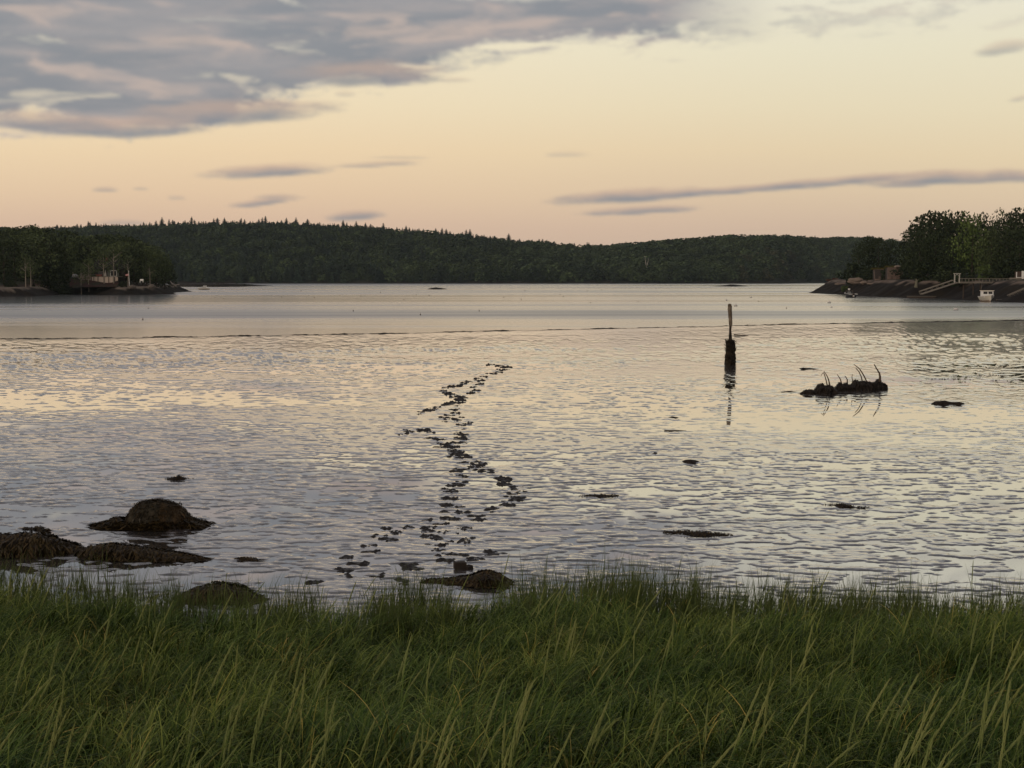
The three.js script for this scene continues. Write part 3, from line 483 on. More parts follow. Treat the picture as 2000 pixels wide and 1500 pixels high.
// ---- the old piling
{
  const o = G(1425.5, 713), k = -o.z / FOCAL, t = thing('old_piling', o), h = (py) => (713 - py) * k, R = rng(4);
  const col = (prof, n, seed, cols, rag) => grid(28, prof.length * n, (i, j) => {
    const s = j / n, a = Math.min(prof.length - 1, Math.floor(s)), bb = Math.min(prof.length - 1, a + 1), fr = s - a, y = mix(prof[a][0], prof[bb][0], fr), r = mix(prof[a][1], prof[bb][1], fr), x = mix(prof[a][2], prof[bb][2], fr), an = -i / 27 * Math.PI * 2, nn = fbm(Math.cos(an) * 1.5 + seed, Math.sin(an) * 1.5 + y * 4, 4);
    return [x + Math.cos(an) * r * (1 + rag * nn), y, Math.sin(an) * r * (1 + rag * nn)];
  }, (p) => mix3(cols[0], cols[1], sstep(-0.3, 0.4, fbm(p[0] * 9 + seed, p[1] * 5 + p[2] * 9, 3))));
  mesh('weed_base', col([[-0.1, 0.23, 0.0], [0.0, 0.235, 0.01], [h(690), 0.215, 0.02], [h(670), 0.2, 0.02], [h(664.5), 0.13, 0.02], [h(663), 0.0, 0.02]], 7, 3, [[0.014, 0.011, 0.008], [0.035, 0.026, 0.014]], 0.3), rockMat, t);
  mesh('rockweed', weedOn((u, v) => { const a = u * Math.PI * 2, y = v * 1.12, r = 0.235 - 0.03 * v; return [Math.cos(a) * r + 0.015, y, Math.sin(a) * r]; }, 900, 31, 0.14, 0.014, [0.03, 0.98], DK), weedMat, t);
  mesh('neck', col([[h(668), 0.1, 0.02], [h(662), 0.075, 0.01], [h(655), 0.065, 0.0], [h(645), 0.05, 0.0], [h(634), 0.055, 0.01]], 5, 5, [[0.02, 0.015, 0.011], [0.05, 0.038, 0.028]], 0.25), rockMat, t);
  mesh('timber', col([[h(637), 0.05, 0.01], [h(634), 0.082, 0.015], [h(620), 0.092, -0.01], [h(605), 0.1, -0.03], [h(597), 0.098, -0.035], [h(593.5), 0.07, -0.05], [h(593), 0.0, -0.05]], 6, 9, [[0.09, 0.068, 0.048], [0.2, 0.16, 0.12]], 0.22), rockMat, t);
  tag(t, 'old wooden piling with a weed crusted base standing on the flats', 'piling');
  const q = G(1445, 656.5), s = thing('stick', q); mesh('branch', new Build().bar([-0.42, 0.1, 0], [0.1, 0.06, 0.1], 0.05, 0.04, 6).bar([0.1, 0.06, 0.1], [0.6, 0.03, 0.1], 0.04, 0.02, 6).geo(), std({ color: new THREE.Color().setRGB(0.04, 0.03, 0.025) }), s); tag(s, 'dark branch lying on the flats beside the piling', 'driftwood');
  const q2 = G(1318, 842), s2 = thing('stick', q2); mesh('branch', new Build().bar([-0.28, 0.012, 0], [0.1, 0.02, 0.04], 0.018, 0.014, 6).bar([0.1, 0.02, 0.04], [0.3, 0.01, 0.03], 0.014, 0.008, 6).geo(), std({ color: new THREE.Color().setRGB(0.03, 0.023, 0.02) }), s2); tag(s2, 'thin dark stick on the flats below the piling reflection', 'driftwood');
}
// ---- the wreck: two weedy heaps of timbers with upright ribs
{
  const z = (x) => 1540 + x / 5.263, w = (y) => 690 + y / 5.263, top = (l) => l.map(([x, y, f]) => [z(x), w(f), w(y)]);
  const front = moundGeo(top([[128, 416, 420], [160, 405, 421], [190, 380, 423], [240, 375, 424], [290, 384, 424], [310, 350, 424], [330, 328, 424], [360, 322, 424], [395, 332, 424], [420, 330, 423], [445, 332, 422], [475, 345, 422], [500, 372, 422], [515, 398, 421], [600, 400, 420], [640, 402, 419], [672, 416, 418]]), () => 0.75, 41, { nu: 130, col: DK, rag: 0.2 });
  const rear = moundGeo(top([[480, 390, 395], [500, 348, 396], [520, 320, 396], [545, 290, 396], [560, 300, 396], [575, 330, 396], [600, 312, 395], [620, 312, 395], [645, 324, 394], [690, 318, 393], [703, 272, 392], [730, 288, 391], [790, 288, 389], [850, 290, 386], [890, 302, 384], [915, 300, 382], [935, 262, 380], [955, 272, 379], [980, 306, 378], [1005, 312, 377], [1018, 330, 377], [1023, 365, 376]]), () => 0.8, 43, { nu: 150, col: DK, rag: 0.14 });
  const t = thing('wreck_timbers', front.o), off = rear.o.clone().sub(front.o);
  mesh('weedy_timber', front.g, rockMat, t);
  const r = mesh('weedy_timber', rear.g, rockMat, t); r.position.copy(off);
  mesh('rockweed', weedOn(front.f, 900, 44, 0.12, 0.012, [0.05, 0.95], DK), weedMat, t);
  const rw = mesh('rockweed', weedOn(rear.f, 1000, 45, 0.12, 0.012, [0.05, 0.95], DK), weedMat, t); rw.position.copy(off);
  const ribMat = std({ color: new THREE.Color().setRGB(0.085, 0.06, 0.042), roughness: 0.9 }), dR = -rear.o.z + 0.42, dF = -front.o.z + 0.4;
  for (const [pts, r0, r1, d] of [[[[425, 330], [412, 268], [392, 225], [365, 185]], 0.055, 0.022, dF], [[[398, 330], [388, 280], [372, 225], [362, 200], [348, 206], [334, 238]], 0.045, 0.014, dF], [[[545, 310], [535, 270], [520, 245], [500, 216]], 0.05, 0.022, dR], [[[606, 318], [604, 270], [596, 255], [580, 232]], 0.055, 0.022, dR], [[[662, 330], [658, 280], [652, 245], [657, 216]], 0.04, 0.02, dR], [[[762, 300], [748, 240], [722, 185], [692, 152]], 0.05, 0.026, dR], [[[806, 295], [775, 230], [735, 165], [705, 138], [672, 113]], 0.055, 0.024, dR], [[[940, 290], [942, 240], [935, 205], [905, 155], [880, 112]], 0.095, 0.03, dR]]) {
    const b = new Build(), P = pts.map(([x, y]) => at(z(x), w(y), d).sub(front.o).toArray()), n = P.length - 1;
    for (let i = 0; i < n; i++) b.bar(P[i], P[i + 1], 0.5 * mix(r0, r1, i / n), 0.5 * mix(r0, r1, (i + 1) / n), 7);
    mesh('rib', b.geo(), ribMat, t);
  }
  tag(t, 'rotted hull timbers with weed and bent upright ribs on the flats', 'wreck');
}
// ---- footprints in the mud
{
  const mat = new THREE.MeshPhysicalMaterial({ vertexColors: true, roughness: 0.6, ior: 1.4, specularIntensity: 0.5, clearcoat: 0.15, clearcoatRoughness: 0.2 });
  const shapes = [0, 1, 2, 3, 4, 5, 6].map((s) => grid(26, 11, (i, j) => {
    const a = -i / 25 * Math.PI * 2, r = j / 10, ca = Math.cos(a), sa = Math.sin(a), n = fbm(ca * 0.9 + s * 7, sa * 0.9 + r * 0.8, 3), m = fbm(ca * 4 + s, sa * 4 - r * 3, 2);
    const lobe = clamp(0.1 + 1.7 * n + 1.0 * m, 0, 1.3), rim = Math.exp(-Math.pow((r - 0.48) / 0.24, 2)) * lobe, R0 = 0.11 * (1 + 0.55 * n);
    return [ca * r * R0 * 1.45, 0.002 + 0.024 * rim - 0.02 * sstep(0.55, 1, r), sa * r * R0];
  }, (p) => mix3([0.014, 0.012, 0.011], [0.04, 0.034, 0.032], sstep(-0.3, 0.5, n2(p[0] * 40 + s, p[2] * 40)))));
  const flat = scene.getObjectByName('mud_flat'), R = rng(88), marks = [[755, 1031], [740, 1048], [773, 1040], [795, 1030], [759, 1055], [718, 1066], [723, 1077], [679, 1089], [701, 1100], [671, 1113], [674, 1125], [616, 1137], [740, 1125], [786, 1133], [792, 1141], [800, 1102], [806, 1111], [833, 1037], [841, 1031], [836, 1016], [861, 1023], [907, 1033], [869, 1040], [852, 1052], [833, 1047], [913, 1052], [880, 1058], [850, 1064], [855, 1075], [875, 1081], [899, 1084], [877, 1095], [929, 1092], [907, 1108], [968, 1081], [935, 1016], [932, 1008], [872, 986], [885, 974], [899, 990], [962, 994], [968, 1001], [990, 986], [1004, 972], [868, 1000], [900, 1002], [880, 1014], [890, 1042], [865, 1062], [906, 1060], [866, 1086]];
  const trail = (pts, step, wob) => { for (let i = 1; i < pts.length; i++) { const [a, b] = [pts[i - 1], pts[i]], n = Math.max(1, Math.round(Math.hypot(b[0] - a[0], (b[1] - a[1]) * 1.6) / step)); for (let k = 0; k < n; k++) { const t = (k + R() * 0.8) / n; marks.push([mix(a[0], b[0], t) + (R() - 0.5) * wob * 2, mix(a[1], b[1], t) + (R() - 0.5) * wob * 0.7]); } } };
  trail([[988, 716], [955, 735], [925, 760], [905, 778], [888, 800], [868, 826]], 6, 9); trail([[945, 711], [996, 718], [970, 728]], 5, 5); trail([[935, 740], [905, 750], [868, 757], [874, 770], [905, 775], [888, 790]], 5, 7); trail([[885, 785], [850, 797], [815, 808]], 7, 5); trail([[888, 815], [912, 826], [896, 843], [902, 862], [884, 880], [905, 896]], 6, 12); trail([[785, 846], [822, 838], [832, 850], [862, 862], [886, 886]], 7, 12); trail([[860, 868], [900, 892]], 5, 14); trail([[925, 905], [898, 925], [893, 948], [884, 972]], 8, 16); trail([[940, 908], [968, 928], [992, 943], [1014, 958], [1008, 972], [985, 988]], 8, 14); trail([[905, 905], [945, 905]], 8, 8);
  marks.slice(0, 299).forEach(([px, py], i) => { const p = G(px, py, 0.006), far = clamp((-p.z - 26) / 40), m = mesh('footprint', shapes[i % 7], mat, flat), s = (1.22 + 0.1 * far) * (0.6 + 0.7 * R()); m.position.copy(p); m.rotation.y = (R() - 0.5) * 1.6 + (R() < 0.5 ? Math.PI : 0); m.scale.set(s, s * (1.15 + far * 0.3), s * 1.1); });
}
// ------------------------------------------------------------------ what people have put along the shores
const paint = (r, g, b, o = {}) => std({ color: new THREE.Color().setRGB(r, g, b), ...o });
const greyWood = paint(0.2, 0.175, 0.145), darkWood = paint(0.06, 0.045, 0.035), whitePaint = paint(0.75, 0.73, 0.69, { roughness: 0.6 }), paneMat = new THREE.MeshPhysicalMaterial({ color: new THREE.Color().setRGB(0.02, 0.024, 0.028), roughness: 0.06, ior: 1.5 });
const one = (f) => { const b = new Build(); f(b); return b.geo(); };
// ---- cottage and its deck on the left headland
{
  const d = 398, k = d / FAR * 0 + d / FOCAL, X = (px) => (px - 205) * k, base = at(205, 546, d), Y = (py) => at(205, py, d).y;
  const dimFrame = paint(0.2, 0.2, 0.19), t = thing('cottage', new THREE.Vector3(base.x, 0, -d - 4));
  mesh('wall', one((b) => b.box(X(236) - X(176), 3.2, 6, X(206), Y(548) + 1.6, -3.2)), paint(0.035, 0.03, 0.027), t);
  const g = mesh('gable_wall', one((b) => { const w = 1.6, y0 = Y(541), y1 = Y(522), x = X(214), z = 0.35; for (const zz of [z, z - 3]) { b.quad([x - w, y0, zz], [x + w, y0, zz], [x + w, y0 + 1.7, zz], [x - w, y0 + 1.7, zz]); b.tri([x - w, y0 + 1.7, zz], [x + w, y0 + 1.7, zz], [x, y1, zz]); } b.quad([x - w, y0, z], [x - w, y0 + 1.7, z], [x - w, y0 + 1.7, z - 3], [x - w, y0, z - 3]); b.quad([x + w, y0, z], [x + w, y0 + 1.7, z], [x + w, y0 + 1.7, z - 3], [x + w, y0, z - 3]); }), paint(0.1, 0.105, 0.095), t);
  const win = mesh('window', one((b) => { const x = X(215), y = Y(534); b.box(1.7, 0.09, 0.08, x, y + 0.75, 0.4).box(1.7, 0.09, 0.08, x, y - 0.75, 0.4).box(0.09, 1.6, 0.08, x - 0.85, y, 0.4).box(0.09, 1.6, 0.08, x + 0.85, y, 0.4).box(0.07, 1.5, 0.07, x, y, 0.4); }), whitePaint, t);
  for (const s of [-0.42, 0.42]) mesh('pane', one((b) => b.box(0.76, 1.4, 0.03, X(215) + s, Y(534), 0.385)), paneMat, win);
  const w2 = mesh('window', one((b) => { const x = X(190), y = Y(534); b.box(1.4, 0.08, 0.08, x, y + 0.55, -0.17).box(1.4, 0.08, 0.08, x, y - 0.55, -0.17).box(0.08, 1.1, 0.08, x - 0.7, y, -0.17).box(0.08, 1.1, 0.08, x + 0.7, y, -0.17); }), dimFrame, t);
  mesh('pane', one((b) => b.box(1.36, 1.06, 0.03, X(190), Y(534), -0.175)), paneMat, w2);
  mesh('roof', one((b) => { const x0 = X(172), x1 = X(240), y0 = Y(548) + 3.1, y1 = y0 + 2.4, th = 0.14; for (const o of [0, th]) { b.quad([x0, y0 + o, 0.5], [x1, y0 + o, 0.5], [x1, y1 + o, -3.2], [x0, y1 + o, -3.2]); b.quad([x0, y1 + o, -3.2], [x1, y1 + o, -3.2], [x1, y0 + o, -6.9], [x0, y0 + o, -6.9]); } b.quad([x0, y0, 0.5], [x1, y0, 0.5], [x1, y0 + th, 0.5], [x0, y0 + th, 0.5]); }), paint(0.022, 0.02, 0.02), t);
  mesh('chimney', one((b) => b.box(0.7, 1.6, 0.7, X(196), Y(548) + 5.6, -3)), paint(0.14, 0.08, 0.06), t);
  tag(t, 'dim shingled cottage with a small gable half hidden in trees on the left headland', 'cottage');
  const dk = thing('deck', new THREE.Vector3(base.x, 0, -d)), pale = paint(0.55, 0.46, 0.39), dull = paint(0.24, 0.185, 0.165);
  // pale skirt of upright boards over the falling bank, in bays between dark posts
  const foot = table([[156, 547.2], [168, 546.8], [179, 548], [198, 551.5], [210, 553], [220, 551.8], [231, 547.5]]), topY = (px) => (px < 179 ? mix(536.5, 537, (px - 156) / 23) : 540.7);
  for (const [x0, x1, m] of [[156.5, 167.5, dull], [168.5, 178.6, dull], [179.4, 183, pale], [184, 191, pale], [192, 203, pale], [204, 212, pale], [213, 223.4, pale], [224.4, 230.6, pale]]) mesh('skirt_panel', one((b) => { const n = 6; for (let i = 0; i < n; i++) { const a = mix(x0, x1, i / n), c = mix(x0, x1, (i + 0.93) / n), yt = Y(topY(a)), ya = Y(foot((a + c) / 2)) - 0.1; b.box(X(c) - X(a), yt - ya, 0.05, (X(a) + X(c)) / 2, (yt + ya) / 2, 0.03 * (i % 2)); } }), m, dk);
  for (const px of [156, 168, 179, 183.5, 191.5, 203.5, 212.5, 224, 231]) mesh('post', one((b) => { const yt = Y(topY(px - 1)) + (px < 180 ? 0.5 : 0.0), yb = Y(foot(px)) - 1.2; b.box(0.13, yt - yb, 0.13, X(px), (yt + yb) / 2, 0.12); }), darkWood, dk);
  mesh('deck_floor', one((b) => { b.box(X(231.5) - X(179), 0.16, 4.2, (X(231.5) + X(179)) / 2, Y(540.4), -2.0).box(X(179) - X(155.5), 0.16, 4.2, (X(179) + X(155.5)) / 2, Y(536.4), -2.2); }), greyWood, dk);
  mesh('planter', one((b) => b.box(X(198) - X(186), Y(536) - Y(540), 0.6, X(192), Y(538), -0.6)), paint(0.16, 0.06, 0.05), dk);
  tag(dk, 'raised deck with pale board skirting and dark posts before the cottage', 'deck');
  const um = thing('patio_umbrella', new THREE.Vector3(base.x + X(204), Y(540.3), -d - 1)); mesh('pole', one((b) => b.bar([0, 0, 0], [0.1, 2.2, 0], 0.03)), greyWood, um); mesh('canopy', one((b) => { for (let i = 0; i < 8; i++) { const a = i / 8 * 6.283, c = (i + 1) / 8 * 6.283; b.tri([Math.cos(a) * 0.42, 0.1, Math.sin(a) * 0.42], [Math.cos(c) * 0.42, 0.1, Math.sin(c) * 0.42], [0.1, 2.15, 0]); } }), paint(0.36, 0.33, 0.3, { side: THREE.DoubleSide }), um); tag(um, 'folded pale patio umbrella standing on the deck', 'umbrella');
  const hp = at(147, 539, 392), heap = thing('boulder', hp); mesh('rock', one((b) => b.add(new THREE.IcosahedronGeometry(0.85, 3), new THREE.Matrix4().makeScale(1, 0.62, 0.8)).box(0.25, 0.55, 0.25, -0.6, 0.65, 0, [1.6, 1.1, 1.0])), paint(0.24, 0.24, 0.25, { vertexColors: true }), heap); tag(heap, 'rounded grey boulder with a pink cap left of the deck', 'boulder');
  const bank = struct('red_bank', grid(40, 8, (i, j) => { const px = mix(136, 231, i / 39), v = j / 7, yb = 560, yt = foot(Math.max(156, px)) - (px < 156 ? (156 - px) * 0.18 : 0) - 0.6; const p = at(px, mix(yb, yt, v), mix(383, 398.3, v)); return [p.x, p.y + 0.15 * n2(px * 0.3, v * 5), p.z]; }, (p) => mix3([0.05, 0.02, 0.015], [0.03, 0.03, 0.015], sstep(-0.2, 0.4, n2(p[0] * 0.5, p[1] * 1.5)))), std({ vertexColors: true }));
  for (const [a, b2, y] of [[215, 224, 552.5], [216, 222, 554.5]]) { const A = at(a, y + 1, 396.5), B = at(b2, y, 396.5), s = thing('plank', A); mesh('board', one((bb) => bb.bar([0, 0, 0], B.clone().sub(A).toArray(), 0.1, 0.1, 4)), paint(0.4, 0.3, 0.22), s); tag(s, y < 553 ? 'upper pale plank lying on the red bank under the deck' : 'lower pale plank lying on the red bank under the deck', 'plank'); }
}
{ // flagpole, flag, bench, driftwood
  const p = at(253, 559, 385), k = 385 / FOCAL, t = thing('flagpole', p), H = (559 - 530) * k; mesh('pole', one((b) => b.bar([0, -0.4, 0], [-0.16, H, 0], 0.085, 0.05, 8)), whitePaint, t); mesh('truck', one((b) => b.add(new THREE.SphereGeometry(0.09, 10, 8), new THREE.Matrix4().setPosition(-0.16, H + 0.05, 0))), whitePaint, t);
  tag(t, 'white flagpole on the grassy edge right of the deck', 'flagpole');
  const f = thing('flag', at(252.2, 538.5, 385)), fl = (c, y0, y1) => one((b) => { for (let i = 0; i < 7; i++) { const q = (s) => [-0.05 - s * 0.95, 0, 0.12 * Math.sin(s * 7)], a = q(i / 7), c2 = q((i + 1) / 7), dr = (s) => -0.12 * s * s; b.quad([a[0], y0 + dr(i / 7), a[2]], [c2[0], y0 + dr((i + 1) / 7), c2[2]], [c2[0], y1 + dr((i + 1) / 7), c2[2]], [a[0], y1 + dr(i / 7), a[2]]); } });
  for (let i = 0; i < 5; i++) mesh('stripe', fl(0, i * 0.1, i * 0.1 + 0.1), paint(...(i % 2 ? [0.6, 0.5, 0.48] : [0.4, 0.07, 0.07]), { side: THREE.DoubleSide }), f); tag(f, 'small drooping red and white flag on the white flagpole', 'flag');
  const q = at(276.5, 551.5, 386), bn = thing('bench', q); mesh('seat', one((b) => b.box(0.95, 0.1, 0.45, 0, 0.42, 0)), whitePaint, bn); for (const s of [-0.4, 0.4]) mesh('leg', one((b) => b.box(0.09, 0.45, 0.4, s, 0.18, 0)), whitePaint, bn); mesh('backrest', one((b) => b.box(0.95, 0.35, 0.06, 0, 0.7, -0.22)), whitePaint, bn); tag(bn, 'small white bench under the trees right of the flagpole', 'bench');
  const dw = [[333, 550, 338, 556], [336, 553, 344, 558], [340, 557, 350, 555.5]]; dw.forEach(([x0, y0, x1, y1], i) => { const A = at(x0, y0, 404), B = at(x1, y1, 402), s = thing('driftwood_log', A); mesh('log', one((b) => b.bar([0, 0, 0], B.clone().sub(A).toArray(), 0.16, 0.1, 6)), paint(0.3, 0.26, 0.23), s); tag(s, ['upper pale driftwood log at the tip of the left point', 'middle pale driftwood log at the tip of the left point', 'lowest pale driftwood log at the tip of the left point'][i], 'driftwood'); });
  for (const [px, py, s, label] of [[296, 559.5, 0.7, 'pale boulder on the ledge below the white bench'], [297, 557, 0.4, 'little boulder perched above the ledge below the bench'], [258, 561, 0.9, 'low grey boulder at the foot of the flagpole']]) { const b = thing('boulder', at(px, py, 381)); const g = new THREE.IcosahedronGeometry(s, 3), P = g.attributes.position; for (let i = 0; i < P.count; i++) { const n = 1 + 0.3 * n2(P.getX(i) * 2 + px, P.getY(i) * 2 + P.getZ(i)); P.setXYZ(i, P.getX(i) * n * 1.3, P.getY(i) * n * 0.7, P.getZ(i) * n); } g.computeVertexNormals(); mesh('rock', g, paint(0.12, 0.1, 0.085), b); tag(b, label, 'boulder'); }
}
// ---- stone blocks of an old landing on the right headland
const stoneMat = std({ vertexColors: true, roughness: 0.9 });
for (const [x0, x1, yt, yb, d, label, lean] of [[1709, 1733, 526, 549, 378, 'sloping brown granite block wall under the dark clump, left of the square one', 1.6], [1734, 1763, 522, 552, 368, 'square brown granite block wall with grass on top on the right point', 0.15]]) {
  const o = at((x0 + x1) / 2, yb, d), k = d / FOCAL, W = (x1 - x0) * k, H = (yb - yt) * k, t = thing('stone_wall', o), R = rng(x0);
  mesh('core', one((b) => b.box(W - 0.16, H + 0.5, 2.4, 0, H / 2 - 0.35, -1.5)), paint(0.06, 0.05, 0.045), t);
  const rows = 5;
  for (let r = 0; r < rows; r++) { let x = -W / 2; const h = H / rows; while (x < W / 2 - 0.2) { const w = Math.min(0.55 + 0.6 * R(), W / 2 - x), tone = 0.8 + 0.4 * R(); mesh('stone', one((b) => b.box(w - 0.035, h - 0.035, 0.5, x + w / 2, h * (r + 0.5), -0.2 - 0.09 * R() - lean * r / rows, [0.155 * tone, 0.112 * tone, 0.092 * tone])), stoneMat, t); x += w; } }
  mesh('turf', one((b) => { for (let i = 0; i < 260; i++) { const x = (R() - 0.5) * (W + 0.6), z = -R() * 2.6 - lean, h = 0.25 + 0.3 * R(); b.tri([x - 0.09, H - 0.05, z], [x + 0.09, H - 0.05, z], [x + (R() - 0.5) * 0.3, H + h, z + 0.15], [0.07 + 0.06 * R(), 0.085, 0.025]); } b.box(W + 0.4, 0.12, 2.6, 0, H + 0.02, -1.4 - lean, [0.05, 0.06, 0.02]); }), stoneMat, t);
  tag(t, label, 'stone wall');
}
for (const [px, py, sx, sy, d, label] of [[1753, 520.5, 0.9, 0.34, 367, 'pale flat boulder on the turf above the square stone wall'], [1705, 554.5, 1.5, 0.35, 372, 'long pale ledge boulder below the sloping stone wall'], [1722, 554, 1.0, 0.3, 370, 'pale ledge boulder left below the square stone wall'], [1672, 549, 2.3, 0.9, 384, 'big pale slanting rock under the green bush on the point'], [1641, 554.5, 1.6, 0.35, 388, 'pale rock low on the tip of the right point'], [1775, 553, 1.5, 0.35, 352, 'pale ledge boulder right of the square stone wall'], [1688, 552, 1.1, 0.5, 380, 'brown rock between the slanting rock and the stone walls']]) {
  const b = thing('boulder', at(px, py, d)), g = new THREE.IcosahedronGeometry(1, 3), P = g.attributes.position; for (let i = 0; i < P.count; i++) { const n = 1 + 0.35 * n2(P.getX(i) * 1.7 + px, P.getY(i) * 1.7 + P.getZ(i)); P.setXYZ(i, P.getX(i) * n * sx, P.getY(i) * n * sy, P.getZ(i) * n * 0.9); } g.computeVertexNormals(); mesh('rock', g, paint(0.2, 0.155, 0.125), b); tag(b, label, 'boulder');
}
{ const p = at(1789, 559, 322), t = thing('tree_stump', p); mesh('trunk', one((b) => b.bar([0, -0.3, 0], [0.1, 1.0, 0], 0.42, 0.25, 8).bar([0.1, 1.0, 0], [0.0, 1.7, 0], 0.25, 0.1, 7).bar([0.1, 0.9, 0], [0.55, 1.5, 0], 0.15, 0.06, 6)), paint(0.15, 0.14, 0.1), t); tag(t, 'pale broken tree stump on the ledge left of the gangway', 'stump'); }
// ---- pier, arched gate, gangways, floats
{
  const d = 288, k = d / FOCAL, pier = thing('pier', at(1872, 552, d)), L = (1986 - 1872) * k, H = (552 - 544) * k;
  mesh('deck_beam', one((b) => b.box(L, 0.22, 1.5, L / 2, -0.02, -0.7)), greyWood, pier);
  const rail = mesh('railing', one((b) => b.box(L, 0.09, 0.1, L / 2, H, 0).box(L, 0.06, 0.07, L / 2, H * 0.25, 0)), greyWood, pier);
  for (let i = 0; i <= 17; i++) mesh('baluster', one((b) => b.box(i % 3 ? 0.07 : 0.12, H + 0.08, 0.09, L * i / 17, H / 2, 0.005)), greyWood, rail);
  for (const px of [1884, 1903, 1917, 1934, 1947, 1966, 1980]) mesh('pile', one((b) => b.bar([(px - 1872) * k, 0, -0.6], [(px - 1872) * k, -3.2, -0.6], 0.14, 0.14, 7)), darkWood, pier);
  for (const [a, c] of [[1917, 1934], [1934, 1947], [1947, 1966]]) mesh('arch_brace', one((b) => { for (let i = 0; i < 8; i++) { const q = (s) => [(mix(a, c, s) - 1872) * k, -0.2 - 0.9 * Math.pow(Math.abs(2 * s - 1), 2.5), -0.1]; b.bar(q(i / 8), q((i + 1) / 8), 0.08, 0.08, 5); } }), darkWood, pier);
  tag(pier, 'grey wooden pier with a white railing along the right shore', 'pier');
  const g = thing('arched_gate', at(1869, 552, d)), gw = (1874 - 1864) * k, gh = (552 - 535) * k, trellis = paint(0.4, 0.38, 0.33);
  for (const s of [-0.5, 0.5]) mesh('post', one((b) => b.box(0.14, gh, 0.16, s * gw, gh / 2, 0)), trellis, g);
  mesh('lintel', one((b) => b.box(gw + 0.4, 0.13, 0.3, 0, gh + 0.05, 0)), trellis, g);
  mesh('arch', one((b) => { for (let i = 0; i < 10; i++) { const q = (s) => [Math.cos(Math.PI * s) * gw * 0.38, gh * 0.62 + Math.sin(Math.PI * s) * gh * 0.3, 0.02]; b.bar(q(i / 10), q((i + 1) / 10), 0.05, 0.05, 5); } for (const s of [-1, 1]) b.bar([s * gw * 0.38, 0, 0.02], [s * gw * 0.38, gh * 0.62, 0.02], 0.05, 0.05, 5); }), trellis, g);
  tag(g, 'pale arched trellis gate at the left end of the pier', 'gate');
  const gang = (label, a0, b0, a1, b1, dd, stub) => {
    const A0 = at(...a0, dd), B0 = at(...b0, dd), A1 = at(...a1, dd - 0.0), B1 = at(...b1, dd), t = thing('gangway', A1), rel = (p) => p.clone().sub(A1), z = (p, dz) => { const q = rel(p); q.z += dz; return q.toArray(); };
    mesh('walkway', one((b) => { const p = rel(A1), q = rel(B1), n = 14; for (let i = 0; i < n; i++) { const m = p.clone().lerp(q, (i + 0.5) / n); b.box(q.clone().sub(p).length() / n - 0.04, 0.07, 1.1, m.x, m.y + 0.06, m.z - 0.55, null ?? [1, 1, 1], 0, Math.atan2(q.y - p.y, q.x - p.x)); } b.bar(z(A1, 0), z(B1, 0), 0.13, 0.13, 4).bar(z(A1, -1.1), z(B1, -1.1), 0.13, 0.13, 4); }), greyWood, t);
    for (const dz of [0, -1.1]) { const r = mesh('handrail', one((b) => b.bar(z(A0, dz), z(B0, dz), 0.085, 0.085, 5)), greyWood, t); for (let i = 0; i <= 6; i++) mesh('rail_post', one((b) => b.bar(rel(A1).lerp(rel(B1), i / 6).add(new THREE.Vector3(0, 0, dz)).toArray(), rel(A0).lerp(rel(B0), i / 6).add(new THREE.Vector3(0, 0, dz)).toArray(), 0.045, 0.045, 5)), greyWood, r); }
    tag(t, label, 'gangway');
  };
  gang('long grey gangway sloping from the arched gate down to its float', [1863, 547], [1798, 569], [1869, 552.5], [1800, 575], 291);
  gang('grey gangway sloping down to the float at the right edge', [2012, 559], [1971, 577], [2014, 569], [1983, 583], 262);
  const float = (px0, px1, py, dd, label, m) => { const o = at((px0 + px1) / 2, py, dd), W = (px1 - px0) * dd / FOCAL, t = thing('float', new THREE.Vector3(o.x, BAY, o.z)); mesh('deck', one((b) => { const n = 12; for (let i = 0; i < n; i++) b.box(W / n - 0.03, 0.07, 2.2, -W / 2 + W * (i + 0.5) / n, 0.36, -1.1); }), m, t); mesh('pontoon', one((b) => b.box(W - 0.1, 0.34, 2.1, 0, 0.15, -1.1)), darkWood, t); tag(t, label, 'float'); };
  float(1776, 1829, 581, 318, 'flat grey float at the foot of the long gangway', greyWood);
  float(1953, 1996, 586.5, 264, 'flat grey float beside the white cabin boat', greyWood);
  const po = at(1984, 547, 284), p = thing('porch', po), kk = 284 / FOCAL; mesh('platform', one((b) => b.box(5, 0.35, 3.5, 2.4, 0.3, -1.7)), greyWood, p); mesh('footing', one((b) => b.box(4.6, 2.2, 3.0, 2.5, -0.95, -1.8)), paint(0.12, 0.1, 0.085), p);
  mesh('wall', one((b) => b.box(4.4, 1.3, 0.2, 2.7, 1.05, -2.0)), paint(0.08, 0.055, 0.045), p); for (const x of [0.12, 1.35]) mesh('post', one((b) => b.box(x > 1 ? 0.42 : 0.14, x > 1 ? 1.6 : 1.15, 0.14, x, 1.0, 0)), whitePaint, p); mesh('rail', one((b) => b.box(4.6, 0.1, 0.1, 2.4, 0.52, 0.06)), whitePaint, p);
  tag(p, 'corner of a reddish porch with white posts at the end of the pier', 'porch');
}
